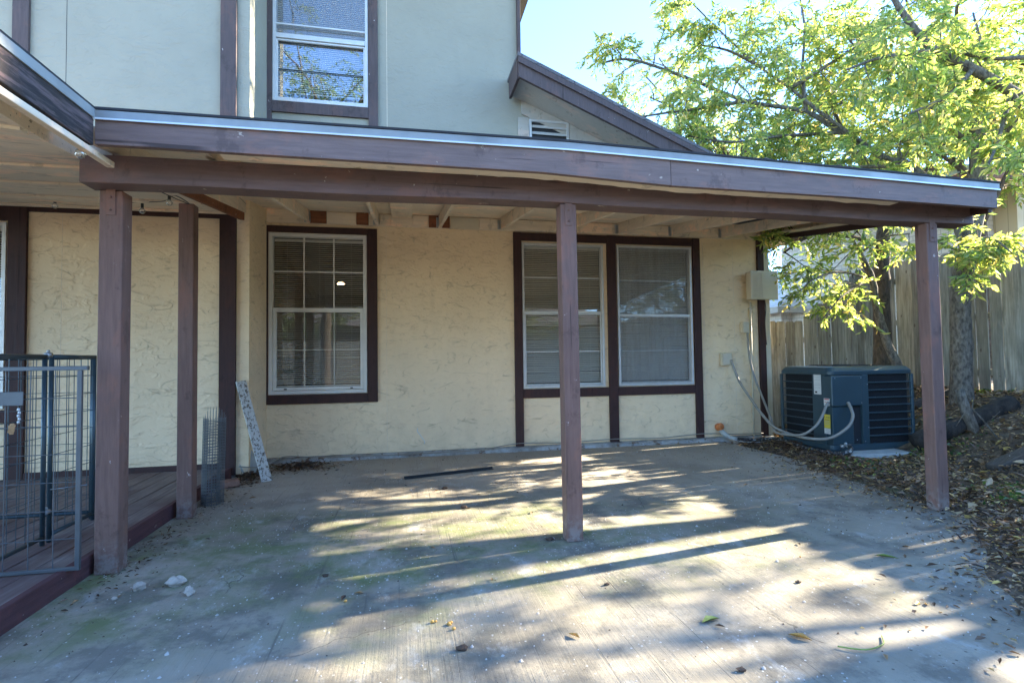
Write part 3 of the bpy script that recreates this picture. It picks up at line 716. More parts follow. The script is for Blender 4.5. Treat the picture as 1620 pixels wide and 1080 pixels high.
# roof sheet
b = MB(); ny, nx_ = 8, 24; vs = []
for k in (0, 1):
    for j in range(ny+1):
        y = 2.99+(6.494-2.99)*j/ny
        for i in range(nx_+1):
            xl = -1.655 if y > 2.995 else -1.5; x = xl+(redge(y)-xl)*i/nx_; vs.append((x, y, float(rz(x, y))+(.03 if k else 0)))
q = (ny+1)*(nx_+1); fs = []
for j in range(ny):
    for i in range(nx_):
        a = j*(nx_+1)+i; fs += [(a, a+nx_+1, a+nx_+2, a+1), (q+a, q+a+1, q+a+nx_+2, q+a+nx_+1)]
b.add(vs, fs); b.build('roof_sheathing', M['soffit'], pc)
b = MB(); b.add([(v_[0], v_[1], v_[2]+.034) for v_ in vs[:q]], [f for k, f in enumerate(fs) if k % 2 == 1 and False] or [(j*(nx_+1)+i, j*(nx_+1)+i+1, (j+1)*(nx_+1)+i+1, (j+1)*(nx_+1)+i) for j in range(ny) for i in range(nx_)])
o = b.build('roofing', M['shingle'], pc); box_uv(o)
# rafters with hangers
def rafter(xw, skew, w=.038, h=.14, mat='cream_wood', yf=3.02):
    b = MB(); p = []
    for (y, x) in ((yf, xw-skew), (6.438, xw)):
        zt_ = float(rz(x, y))-.002; p.append((x, y, zt_))
    (xa, ya, za), (xb, yb, zb_) = p
    b.hexa([(xa-w/2, ya, za-h*.62), (xa+w/2, ya, za-h*.62), (xb+w/2, yb, zb_-h), (xb-w/2, yb, zb_-h), (xa-w/2, ya, za), (xa+w/2, ya, za), (xb+w/2, yb, zb_), (xb-w/2, yb, zb_)])
    o = b.build('rafter', M[mat], pc, .003)
    if w < .1 and xw > -1.2:
        b = MB(); zb2 = zb_-h
        for sx in (-w/2-.004, w/2+.001): b.box(xb+sx, xb+sx+.003, 6.36, 6.437, zb2+.0, zb2+.11)
        b.box(xb-w/2-.03, xb-w/2-.0045, 6.434, 6.4378, zb2, zb2+.12)
        b.build('joist_hanger', M['galv'], o)
for xw, sk in ((-1.08, 0), (-.30, 0), (.45, .02), (1.215, .05), (2.02, .10), (2.78, .2), (3.55, .35), (4.30, .55)): rafter(xw, sk)
rafter(-.01, 0, .235, .045); rafter(-1.60, -.03, .038, .14)
# broken blocking seen in the gap between beam and fascia
for i, (x, L) in enumerate(((-1.30, .34), (-.62, .16), (.22, .22), (.62, .3), (2.0, .18), (2.9, .4))):
    b = MB(); z = float(rz(x, 3.08)); b.hexa([(x, 3.00, z-.085), (x+L, 3.00, z-.06), (x+L, 3.03, z-.06), (x, 3.03, z-.09), (x, 3.00, z-.035), (x+L, 3.00, z-.01), (x+L, 3.03, z-.01), (x, 3.03, z-.035)])
    b.build('blocking', M['bare_wood' if i in (0, 3) else 'cream_x'], pc, .002)
strip('soffit_strip', -.95, 3.4, 2.988, 3.085, lambda x: fb(x)+.003, lambda x: fb(x)+.016, 'cream_x', 60, 0, .009)
# ledger with cream and bare blocks
b = MB(); b.box(-1.545, 5.0, 6.466, 6.497, 2.776, 2.945); b.build('ledger', M['cream_x'], pc, .003)
for (a, c, mt) in ((-1.07, -.88, 'bare_wood'), (-.875, -.55, 'cream_x'), (-.545, -.40, 'bare_wood'), (-.27, -.14, 'cream_x'), (.12, .30, 'cream_x'), (.31, .43, 'bare_wood'), (.47, .57, 'bare_wood'), (.58, .93, 'cream_plastic'), (.935, 1.19, 'cream_x'), (1.24, 1.98, 'cream_x'), (2.04, 2.74, 'cream_x'), (2.80, 3.51, 'cream_x'), (3.57, 4.26, 'cream_x'), (4.32, 4.99, 'cream_x')):
    h = .015 if mt != 'bare_wood' else 0
    b = MB(); b.box(a+.002, c-.002, 6.446-.002*(mt != 'bare_wood'), 6.464, 2.778+h*.2, 2.925-h); b.build('blocking', M[mt], pc, .002)
# side fascia on the skewed right edge, with the cream board inside it
def edge_board(off, w_, zlo, zhi, mat, y0=3.0, y1=6.43):
    b = MB(); p = []
    for y in (y0, y1):
        x = redge(y)-off; z = float(rz(x, y)); p.append((x, y, z))
    (xa, ya, za), (xb, yb, zb_) = p
    b.hexa([(xa-w_, ya, za+zlo), (xa, ya, za+zlo), (xb, yb, zb_+zlo), (xb-w_, yb, zb_+zlo), (xa-w_, ya, za+zhi), (xa, ya, za+zhi), (xb, yb, zb_+zhi), (xb-w_, yb, zb_+zhi)]); b.build('side_fascia', M[mat], pc, .003)
edge_board(0, .035, -.16, .035, 'brown'); edge_board(.037, .15, -.10, -.08, 'cream_wood'); edge_board(.04, .038, -.078, -.003, 'cream_wood')
b = MB(); p = [(3.75, 4.4), (4.3, 4.4), (4.66, 5.9), (3.95, 5.9)]
b.add([(x, y, float(rz(x, y))-.004) for x, y in p], [(0, 3, 2, 1)]); b.build('missing_panel_dark', M['asphalt_edge'], pc)  # dark sheet stands in for the shadowed gap of a missing panel

# ---------------------------------------------------------------- porch roof at the left
pr = thing('porch_roof', (-2.5, 3.5, 2.2), 'low porch roof over the deck with a weathered blackened fascia board', 'porch roof')
def pz(x, y): return max(2.225+.075*(-1.55-x), 2.36+.16*(y-3.17)-.10)
b = MB(); n1, n2 = 24, 24; xs_ = np.linspace(-6.5, -1.69, n1+1); ys_ = np.linspace(1.2, 5.776, n2+1)
vs = [(x, y, pz(x, y)) for y in ys_ for x in xs_]; q = len(vs); vs += [(x, y, max(z, 2.24)+.14) for x, y, z in vs]
fs = []
for j in range(n2):
    for i in range(n1):
        a = j*(n1+1)+i; fs += [(a, a+n1+1, a+n1+2, a+1), (q+a, q+a+1, q+a+n1+2, q+a+n1+1)]
for i in range(n1): fs += [(i, i+1, q+i+1, q+i)]
for j in range(n2): a = j*(n1+1)+n1; fs += [(a, a+n1+1, q+a+n1+1, q+a)]
b.add(vs, fs); b.build('ceiling', M['soffit'], pr)
def battens():
    for y in (2.2, 2.75, 3.45, 4.15, 4.9, 5.6):
        b = MB(); vs = []; n = 16; X_ = np.linspace(-6.4, -1.70, n+1)
        for x in X_:
            z = pz(x, y)-.001; vs += [(x, y, z-.016), (x, y+.055, z-.016), (x, y+.055, pz(x, y+.055)-.001), (x, y, z)]
        b.add(vs, [(0, 1, 2, 3), tuple(reversed([n*4+k for k in range(4)]))]+[(i*4+k, (i+1)*4+k, (i+1)*4+(k+1) % 4, i*4+(k+1) % 4) for i in range(n) for k in range(4)])
        b.build('batten', M['cream_x'], pr)
battens()
pbox('fascia', -1.548, -1.508, 1.2, 2.948, 2.242, 2.388, 'fascia_weathered', .004, pr)
pbox('drip_edge', -1.507, -1.500, 1.2, 2.940, 2.378, 2.425, 'drip', .001, pr)
b = MB(); b.box(-1.70, -1.505, 1.2, 2.95, 2.427, 2.44); b.box(-6.5, -1.70, 1.2, 2.95, 2.43, 2.44) if False else None; b.build('roof_edge', M['asphalt_edge'], pr)
b = MB(); b.box(-1.70, -1.55, 1.2, 2.94, 2.31, 2.33); b.build('soffit', M['soffit'], pr)
b = MB(); b.hexa([(-1.553, 1.2, 2.19), (-1.515, 1.2, 2.19), (-1.515, 3.16, 2.205), (-1.553, 3.16, 2.205), (-1.553, 1.2, 2.225), (-1.515, 1.2, 2.225), (-1.515, 3.16, 2.236), (-1.553, 3.16, 2.236)]); b.build('moulding', M['cream_wood'], pr, .004)
# carrying joist between the corner post and the next one
b = MB(); b.hexa([(-1.62, 3.35, 2.285), (-1.58, 3.35, 2.285), (-1.58, 5.74, 2.60), (-1.62, 5.74, 2.60), (-1.62, 3.35, 2.37), (-1.58, 3.35, 2.37), (-1.58, 5.74, 2.72), (-1.62, 5.74, 2.72)]); b.build('joist', M['bare_wood'], pr, .003)

# ---------------------------------------------------------------- deck
dk = thing('wooden_deck', (-3.5, 4.0, 0), 'low deck of worn purple brown boards under the porch', 'deck')
x = -1.735; k = 0
while x > -5.9:
    b = MB(); wv = random.uniform(-.003, .003); b.hexa([(x-.138, 1.0, .062), (x, 1.0, .062), (x, 5.75, .062), (x-.138, 5.75, .062), (x-.138, 1.0, .10+wv), (x, 1.0, .10), (x, 5.75, .10+wv), (x-.138, 5.75, .10)])
    b.build('deck_board', M['deck'], dk, .004); x -= .145
b = MB(); b.box(-1.732, -1.692, 1.0, 5.75, -.02, .108); b.build('rim_board', M['deck_rim'], dk, .005)

# ---------------------------------------------------------------- dog kennel and gate
def mesh_panel(b, p0, p1, z0, z1, pu, pv, r=.0022, jx=.0):
    p0 = Vector(p0); p1 = Vector(p1); L = (p1-p0).length; d = (p1-p0)/L; n = max(2, round(L/pu))
    for i in range(1, n):
        q = p0+d*(L*i/n); e = random.uniform(-jx, jx); b.tube([(q.x, q.y, z0), (q.x+d.x*e, q.y+d.y*e, (z0+z1)/2), (q.x, q.y, z1)], r, 5, False)
    m_ = round((z1-z0)/pv)
    for j in range(1, m_):
        z = z0+(z1-z0)*j/m_; b.tube([(p0.x, p0.y, z), (p1.x, p1.y, z)], r, 5, False)
dkn = thing('dog_kennel', (-2.6, 3.8, .1), 'dark blue steel and wire dog kennel panels standing on the deck', 'kennel')
for (p0, p1) in (((-2.07, 2.3, 0), (-2.07, 3.585, 0)), ((-2.07, 3.645, 0), (-2.07, 4.09, 0)), ((-2.10, 4.13, 0), (-4.0, 4.13, 0))):
    z0, z1 = .135, 1.215; b = MB(); a = Vector(p0); c = Vector(p1)
    b.tube([(a.x, a.y, .105), (a.x, a.y, z1)], .013, 8); b.tube([(c.x, c.y, .105), (c.x, c.y, z1)], .013, 8)
    b.tube([(a.x, a.y, z1-.013), (c.x, c.y, z1-.013)], .014, 8); b.tube([(a.x, a.y, z0+.013), (c.x, c.y, z0+.013)], .013, 8)
    o = b.build('kennel_panel', M['kennel'], dkn); b = MB(); mesh_panel(b, p0, p1, z0+.015, z1-.02, .07, .12, .0022, .004); b.build('wire_mesh', M['kennel'], o)
for z in (1.225, .3):
    b = MB(); b.tube([(-2.07, 3.595, z-.012), (-2.07, 3.635, z-.012)], .016, 8); b.sphere((-2.07, 3.615, z+.01), .009); b.build('clamp', M['galv'], dkn)
gt = thing('wire_gate', (-2.2, 3.12, .1), 'light grey wire gate with a flat latch plate beside the corner post', 'gate')
gx0, gx1, gy, gz0, gz1 = -2.75, -1.625, 3.12, .112, 1.135
b = MB(); b.box(gx0-.02, gx1+.02, gy-.011, gy+.011, gz1-.011, gz1+.011); b.box(gx1-.028, gx1-.006, gy-.009, gy+.009, gz0, gz1-.012); b.box(gx0, gx0+.022, gy-.009, gy+.009, gz0, gz1-.012); b.box(gx0, gx1-.006, gy-.0095, gy+.0095, gz0-.008, gz0+.010)
b.build('gate_frame', M['gate_grey'], gt, .002)
b = MB(); mesh_panel(b, (gx0+.02, gy, 0), (gx1-.02, gy, 0), gz0+.01, gz1-.01, .105, .135, .0026, .003); b.tube([(gx1-.14, gy-.006, .52), (gx1+.025, gy-.006, .535)], .003, 6); b.build('wire_mesh', M['gate_grey'], gt)
b = MB(); b.box(-2.3, -1.885, gy-.016, gy-.012, .95, 1.02); b.build('latch_plate', M['gate_grey'], gt, .002)
b = MB()
for k in range(5): b.sphere((-1.905+.004*(k % 2), gy-.014, .93-.016*k), .008, 6, 4, (1, .5, 1.2))
b.build('chain', M['galv'], gt)
b = MB(); b.sphere((-1.93, gy-.02, .835), .017, 8, 6, (1, .35, 1.6), .25); b.build('latch_tag', M['dry_leaf'], gt)

# ---------------------------------------------------------------- things beside the side wall
rl = thing('wire_roll', (-1.545, 4.74, 0), 'upright roll of galvanised hardware cloth beside the rear post', 'wire roll')
b = MB(); c = Vector((-1.545, 4.74)); 
def roll_r(t): return .085-.012*t/6.28/1.2+.003*math.sin(t*3)
T = np.linspace(0, 6.28*3.2, 110)
for j, z in enumerate(np.arange(.01, .69, .0235)):
    sx = .02*z
    b.tube([(c.x+sx+roll_r(t)*math.cos(t), c.y+roll_r(t)*math.sin(t), z+.004*math.sin(t*2+j)) for t in T], .0012, 4, False)
for t in np.linspace(0, 6.28*3.2, 74):
    r = roll_r(t); top = .70+.09*math.sin(t*.9)**2*(t < 9); b.tube([(c.x+r*math.cos(t), c.y+r*math.sin(t), .0), (c.x+.015+r*math.cos(t), c.y+r*math.sin(t), top)], .0012, 4, False)
b.build('wire_cloth', simple('dull_galvanised_wire', (.13, .145, .15), .5, .5), rl)
def slab_poly(pts, t, mat4):   # outline extruded
    b = MB(); n = len(pts); vs = [tuple(mat4 @ Vector((p[0], 0, p[1]))) for p in pts]+[tuple(mat4 @ Vector((p[0], t, p[1]))) for p in pts]
    b.add(vs, [tuple(range(n)), tuple(reversed(range(n, 2*n)))]+[(i, i+n, (i+1) % n+n, (i+1) % n) for i in range(n)]); return b
A = Vector((-1.30, 5.50, .0)); B = Vector((-1.605, 5.73, .97)); zdir = (B-A).normalized(); ydir = Vector((-.55, .83, 0)); ydir = (ydir-zdir*ydir.dot(zdir)).normalized(); xdir = ydir.cross(zdir)
mt = Matrix((xdir, ydir, zdir)).transposed().to_4x4(); mt.translation = A
b = MB(); b.box(-.048, .048, 0, .022, 0, (B-A).length, mt)
tag(b.build('plank', M['peel'], None, .003), 'white board with peeling paint leaning against the dark corner trim', 'plank')
pts = [(-.02, 0), (.05, -.005), (.10, .07), (.105, .17), (.07, .28), (.02, .34), (-.02, .35), (-.06, .28), (-.075, .18), (-.06, .06)]
mt = Matrix.Translation((-1.54, 5.80, .0)) @ Matrix.Rotation(R(-8), 4, 'X') @ Matrix.Rotation(R(-14), 4, 'Y') @ Matrix.Rotation(R(35), 4, 'Z')
tag(slab_poly(pts, .04, mt).build('flat_stone', M['pad'], None, .01), 'flat tan stone slab leaning against the side wall behind the plank', 'stone')
mt = Matrix.Translation((-1.60, 5.34, .035)) @ Matrix.Rotation(R(25), 4, 'Z') @ Matrix.Rotation(R(6), 4, 'X')
b = MB(); b.box(-.09, .09, -.05, .05, -.03, .03, mt); tag(b.build('brick', simple('red_brick_mortar', (.30, .17, .12), .9, 0, .6, 9), None, .008), 'broken red brick with white mortar beside the corner trim', 'brick')
# cable along the foot of the wall
def cable(name, pts, r, mat, label, cat, parent=None):
    # smooth the path
    P = [Vector(p) for p in pts]; out = []
    for i in range(len(P)-1):
        p0, p1, p2, p3 = P[max(i-1, 0)], P[i], P[i+1], P[min(i+2, len(P)-1)]
        for k in range(6):
            t = k/6; out.append(.5*((2*p1)+(-p0+p2)*t+(2*p0-5*p1+4*p2-p3)*t*t+(-p0+3*p1-3*p2+p3)*t**3))
    out.append(P[-1]); b = MB(); b.tube(out, r, 8); o = b.build(name, mat, parent)
    if label: tag(o, label, cat)
    return o
cable('coax_cable', [(-1.60, 5.65, .13), (-1.45, 5.8, .09), (-1.36, 6.1, .10), (-1.30, 6.38, .085), (-1.0, 6.41, .058), (-.4, 6.40, .045), (.2, 6.405, .04), (.9, 6.40, .05), (1.38, 6.43, .10), (2.0, 6.43, .085), (2.68, 6.43, .10), (3.3, 6.43, .085), (3.92, 6.43, .115), (4.4, 6.43, .09), (4.85, 6.43, .085)], .0055, M['conduit'], 'thin grey cable stapled along the foot of the wall', 'cable')
cable('wire_stub', [(.16, 6.49, .33), (.155, 6.46, .30), (.19, 6.47, .25), (.24, 6.475, .17), (.235, 6.49, .14)], .005, M['label_white'], 'short white wire stub poking from the stucco below the window gap', 'wire')
# steel bar on the slab
mt = Matrix.Translation((.455, 5.36, .004)) @ Matrix.Rotation(math.atan2(.234, .91), 4, 'Z')
b = MB(); b.box(-.47, .47, -.018, .018, 0, .006, mt); b.box(-.47, .47, .012, .018, .0062, .022, mt); o = b.build('metal_bar', M['steel_dark'], None, .001); tag(o, 'dark steel angle bar lying on the slab near the wall', 'bar')

# ---------------------------------------------------------------- utilities on the wall
ub = thing('utility_box', (4.86, 6.4, 1.92), 'cream ribbed telephone utility box on the corner of the wall', 'utility box')
b = MB(); b.box(4.665, 5.075, 6.375, 6.458, 1.93, 2.31); b.build('box_body', M['cream_plastic'], ub, .012)
b = MB(); b.box(4.655, 5.085, 6.335, 6.374, 1.92, 2.32)
b.build('box_cover', M['cream_plastic'], ub, .016, seg=3)
b = MB()
for k in range(7): b.box(4.70+k*.021, 4.709+k*.021, 6.330, 6.3348, 1.95, 2.29)
b.build('cover_rib', M['cream_plastic'], ub, .001)
cable('cable_tail', [(4.93, 6.42, 1.925), (4.95, 6.43, 1.8), (4.94, 6.44, 1.6), (4.955, 6.44, 1.3)], .006, M['black'], None, None, ub)
b = MB(); b.tube([(4.735, 6.468, .02), (4.735, 6.468, 1.90)], .013, 10)
for z in (.5, 1.2, 1.8): b.box(4.712, 4.758, 6.462, 6.497, z, z+.02)
tag(b.build('conduit_pipe', M['cream_plastic']), 'cream vertical conduit pipe running down below the utility box', 'pipe')
def outlet(x, z, w_, h_, dep, label):
    o = thing('outlet_box', (x, 6.45, z), label, 'outlet box')
    b = MB(); b.box(x-w_/2, x+w_/2, 6.5-dep, 6.497, z-h_/2, z+h_/2); b.build('box_body', M['cream_plastic'], o, .006)
    b = MB(); b.box(x-w_/2+.012, x+w_/2-.012, 6.5-dep-.008, 6.5-dep-.0005, z-h_/2+.01, z+h_/2-.01); b.build('cover', M['cream_plastic'], o, .003); return o
outlet(4.335, 1.11, .15, .17, .06, 'larger cream outlet box beside the window, lower of the two')
outlet(4.635, 1.545, .10, .15, .07, 'small cream outlet box under the utility box, upper of the two')
cable('power_whip', [(4.385, 6.43, 1.10), (4.40, 6.40, 1.0), (4.44, 6.33, .80), (4.46, 6.15, .60), (4.45, 5.90, .40), (4.42, 5.62, .27), (4.50, 5.28, .205), (4.66, 5.08, .215), (4.86, 5.03, .33), (4.97, 5.06, .44), (5.01, 5.12, .53), (5.02, 5.17, .60)], .017, M['conduit'], 'thick grey power whip curving from the lower outlet box', 'conduit')
cable('power_whip', [(4.65, 6.43, 1.47), (4.66, 6.42, 1.2), (4.69, 6.38, .9), (4.70, 6.2, .55), (4.60, 5.95, .36), (4.40, 5.62, .235), (4.36, 5.40, .23), (4.42, 5.20, .25), (4.53, 5.12, .35), (4.63, 5.13, .46), (4.74, 5.19, .56), (4.80, 5.22, .60)], .015, M['conduit'], 'thinner grey power whip hanging from the upper outlet box', 'conduit')
og = thing('capped_pipe', (4.2, 6.45, .1), 'white drain elbow with a round orange cap low on the wall', 'pipe')
b = MB(); b.tube([(4.20, 6.49, .19), (4.20, 6.44, .19)], .05, 14); b.sphere((4.20, 6.43, .20), .05, 12, 8, (1, .6, 1)); b.build('cap', M['orange'], og)
b = MB(); b.tube([(4.21, 6.45, .15), (4.24, 6.41, .10), (4.29, 6.36, .055), (4.36, 6.30, .04)], .032, 10); b.build('elbow', M['pad'], og)
cable('refrigerant_line', [(4.34, 6.31, .045), (4.48, 6.26, .035), (4.66, 6.22, .035), (4.78, 6.1, .06), (4.74, 5.8, .05), (4.70, 5.5, .04), (4.72, 5.2, .035), (4.80, 5.06, .04), (4.92, 5.05, .07), (4.97, 5.12, .11)], .024, M['tape'], 'foil and black tape wrapped refrigerant line snaking along the ground', 'pipe')
cable('ground_wire', [(4.25, 6.36, .05), (4.4, 6.2, .02), (4.6, 6.13, .02), (4.85, 6.2, .03)], .006, M['galv'], 'thin pale wire looped in front of the wrapped pipe', 'wire')

# ---------------------------------------------------------------- air conditioner
ac = thing('air_conditioner', (5.37, 5.6, .06), 'blue grey outdoor air conditioner with horizontal louvre bars by the fence', 'air conditioner')
ax0, ax1, ay0, ay1, az0, az1 = 4.815, 5.975, 5.19, 6.03, .065, 1.01
def rrect(x0, x1, y0, y1, r, n=5):
    o = []
    for cx, cy, a0 in ((x1-r, y0+r, -90), (x1-r, y1-r, 0), (x0+r, y1-r, 90), (x0+r, y0+r, 180)):
        for k in range(n+1): a = R(a0+90*k/n); o.append((cx+r*math.cos(a), cy+r*math.sin(a)))
    return o
def ringstack(b, levels, cap=True):
    n = len(levels[0][0]); vs = [(x, y, z) for ring, z in levels for x, y in ring]
    fs = [(i*n+k, i*n+(k+1) % n, (i+1)*n+(k+1) % n, (i+1)*n+k) for i in range(len(levels)-1) for k in range(n)]
    if cap: fs += [tuple(reversed(range(n))), tuple(range((len(levels)-1)*n, len(levels)*n))]
    b.add(vs, fs)
b = MB(); ringstack(b, [(rrect(ax0+.035, ax1-.035, ay0+.035, ay1-.035, .05), az0+.02), (rrect(ax0+.035, ax1-.035, ay0+.035, ay1-.035, .05), az1-.07)]); b.build('coil', M['ac_dark'], ac)
b = MB(); ringstack(b, [(rrect(ax0+.01, ax1-.01, ay0+.01, ay1-.01, .06), az0-.03), (rrect(ax0, ax1, ay0, ay1, .06), az0), (rrect(ax0, ax1, ay0, ay1, .06), az0+.045)]); b.build('base_pan', M['ac_paint'], ac, .004)
b = MB(); ringstack(b, [(rrect(ax0-.002, ax1+.002, ay0-.002, ay1+.002, .07), az1-.095), (rrect(ax0-.004, ax1+.004, ay0-.004, ay1+.004, .07), az1-.05), (rrect(ax0+.03, ax1-.03, ay0+.03, ay1-.03, .07), az1-.006), (rrect(ax0+.06, ax1-.06, ay0+.06, ay1-.06, .07), az1)]); b.build('top_cover', M['ac_paint'], ac, .006)
b = MB()
for r in np.arange(.08, .38, .045): b.tube([(5.38+r*math.cos(t), 5.61+r*math.sin(t), az1+.012) for t in np.linspace(0, 2*math.pi, 33)], .003, 4, False)
for t in np.linspace(0, math.pi, 7)[:-1]: b.tube([(5.38-.37*math.cos(t), 5.61-.37*math.sin(t), az1+.008), (5.38+.37*math.cos(t), 5.61+.37*math.sin(t), az1+.008)], .004, 4, False)
b.build('fan_grille', M['ac_dark'], ac)
# solid control corner: upper box overhangs the recessed service panel
b = MB(); b.box(ax0+.001, 5.235, ay0-.012, ay0+.12, .555, az1-.10); b.build('control_cover', M['ac_paint'], ac, .015, seg=3)
b = MB(); b.box(ax0+.02, 5.12, ay0+.012, ay0+.12, az0+.05, .552); b.build('service_panel', M['ac_paint'], ac, .006)
b = MB(); b.box(5.121, 5.20, ay0+.03, ay0+.1, az0+.05, .552); b.build('recess', M['ac_dark'], ac)
b = MB(); b.box(5.237, 5.325, ay0-.001, ay0+.05, az0+.046, az1-.096); b.build('corner_post', M['ac_paint'], ac, .004)
b = MB(); b.box(ax0+.0005, ax0+.06, ay0+.09, 5.475, az0+.046, az1-.096); b.build('corner_post', M['ac_paint'], ac, .004)
b = MB(); b.box(ax1-.035, ax1-.001, ay0+.0, ay0+.035, az0+.046, az1-.096); b.build('corner_post', M['ac_paint'], ac, .01)
b = MB(); b.box(ax0, ax0+.03, ay1-.04, ay1, az0+.046, az1-.096); b.build('corner_post', M['ac_paint'], ac, .01)
zz = np.linspace(az0+.045, az1-.10, 10)
for z in zz[1:-1]:
    b = MB(); b.box(5.326, ax1-.036, ay0+.002, ay0+.024, z-.007, z+.007); b.build('louvre_bar', M['ac_paint'], ac, .002)
    b = MB(); b.box(ax0+.004, ax0+.024, 5.476, ay1-.041, z-.006, z+.006); b.build('louvre_bar', M['ac_paint'], ac, .002)
b = MB()
for x in np.arange(5.335, ax1-.04, .012): b.box(x, x+.0015, ay0+.027, ay0+.029, az0+.05, az1-.1)
for z in np.arange(az0+.05, az1-.1, .012): b.box(5.327, ax1-.036, ay0+.0292, ay0+.031, z, z+.0015)
b.build('coil_guard', M['ac_dark'], ac); b = MB()
for z in np.arange(az0+.05, az1-.1, .012): b.box(ax0+.0292, ax0+.031, 5.48, ay1-.041, z, z+.0015)
for y in np.arange(5.48, ay1-.04, .012): b.box(ax0+.027, ax0+.029, y, y+.0015, az0+.05, az1-.1)
b.build('coil_guard', M['ac_dark'], ac)
def label(name, y0, y1, z0, z1, mat, inks=()):   # on the left face
    b = MB(); b.box(ax0-.0012, ax0+.0003, y0, y1, z0, z1); o = b.build(name, mat, ac)
    for (a, c, d, e, mt_) in inks:
        b = MB(); b.box(ax0-.0018, ax0-.0013, y0+(y1-y0)*a, y0+(y1-y0)*c, z0+(z1-z0)*d, z0+(z1-z0)*e); b.build('printing', mt_, o)
IK = M['label_ink']; GK = simple('grey_print', (.38, .38, .37), .6)
label('rating_label', 5.335, 5.445, .685, .94, M['label_white'], [(.1, .9, .88, .90, GK), (.1, .9, .80, .815, GK), (.1, .7, .72, .735, GK), (.1, .9, .64, .655, GK), (.1, .8, .50, .515, GK), (.1, .9, .42, .435, GK), (.1, .9, .30, .315, GK), (.55, .85, .06, .14, IK)])
label('warning_label', 5.215, 5.30, .56, .645, M['label_white'], [(.08, .92, .8, .95, M['label_red']), (.1, .9, .6, .64, GK), (.1, .9, .42, .50, M['label_red']), (.1, .9, .2, .24, GK)])
label('yellow_label', 5.215, 5.305, .30, .46, M['label_yellow'], [(.1, .9, .6, .63, IK), (.1, .9, .5, .53, GK), (.1, .9, .4, .43, GK), (.1, .9, .28, .31, GK)])
label('white_label', 5.215, 5.305, .235, .298, M['label_white'], [(.1, .9, .6, .7, GK), (.1, .7, .3, .4, GK)])
fc = bpy.data.curves.new('refrigerant_code', 'FONT'); fc.body = 'R-410A'; fc.size = .026; fc.align_x = 'CENTER'; fc.extrude = .0002
to = bpy.data.objects.new('tmp', fc); col.objects.link(to); bpy.context.view_layer.update()
me = bpy.data.meshes.new_from_object(to); bpy.data.objects.remove(to); me.materials.append(IK)
o = bpy.data.objects.new('printing', me); col.objects.link(o); o.parent = ac
o.rotation_euler = (R(90), 0, R(-90)); o.location = Vector((ax0-.0016, 5.26, .418))-ac.location
b = MB(); b.tube([(4.93, 5.16, .10), (4.93, 5.205, .10)], .018, 8); b.sphere((4.95, 5.15, .13), .018, 8, 6); b.sphere((4.98, 5.155, .10), .016, 8, 6); b.tube([(4.98, 5.155, .10), (4.98, 5.20, .10)], .01, 8); b.build('service_valve', M['galv'], ac)
for (x, z) in ((4.86, .88), (5.215, .88), (5.215, .59), (5.31, .8), (5.31, .3), (5.26, .14), (5.16, .16)):
    b = MB(); b.sphere((x, ay0-.003 if x > 5.24 else (ay0-.013 if z > .55 else ay0+.011), z), .006, 6, 4, (1, .5, 1)); b.build('screw', M['galv'], ac)
b = MB(); b.hexa([(4.90, 5.01, -.04), (5.86, 4.93, -.04), (6.08, 6.1, -.04), (4.74, 6.1, -.04), (4.91, 5.02, .033), (5.85, 4.94, .033), (6.07, 6.1, .033), (4.74, 6.1, .033)])
tag(b.build('concrete_pad', M['pad'], None, .01), 'thin pale concrete pad carrying the air conditioner', 'pad')

# ---------------------------------------------------------------- string lights
sl_ = thing('string_lights', (-1.7, 4, 2.4), 'black wired string of clear globe bulbs under the porch ceiling', 'string lights')
cable('wire', [(-1.535, 1.6, 2.225), (-1.54, 2.3, 2.20), (-1.56, 2.90, 2.26), (-1.57, 3.3, 2.24), (-1.58, 3.9, 2.30), (-1.6, 4.40, 2.37), (-1.78, 4.6, 2.49), (-1.9, 4.7, 2.47), (-2.18, 5.0, 2.54), (-2.6, 5.3, 2.60), (-3.05, 5.4, 2.66), (-3.6, 5.5, 2.66)], .0035, M['black'], None, None, sl_)
def bulb(x, y, z):   # z = bottom of the globe
    b = MB(); b.tube([(x, y, z+.048), (x, y, z+.085)], .012, 8); o = b.build('socket', M['black'], sl_)
    b = MB(); b.sphere((x, y, z+.022), .024, 12, 8, (1, 1, 1.05)); b.tube([(x, y, z+.038), (x, y, z+.05)], .011, 8, False); b.build('bulb', M['bulb_glass'], sl_)
bulb(-1.555, 2.93, 2.17); bulb(-3.06, 5.4, 2.56); bulb(-2.186, 5.0, 2.44); bulb(-1.82, 4.6, 2.41)

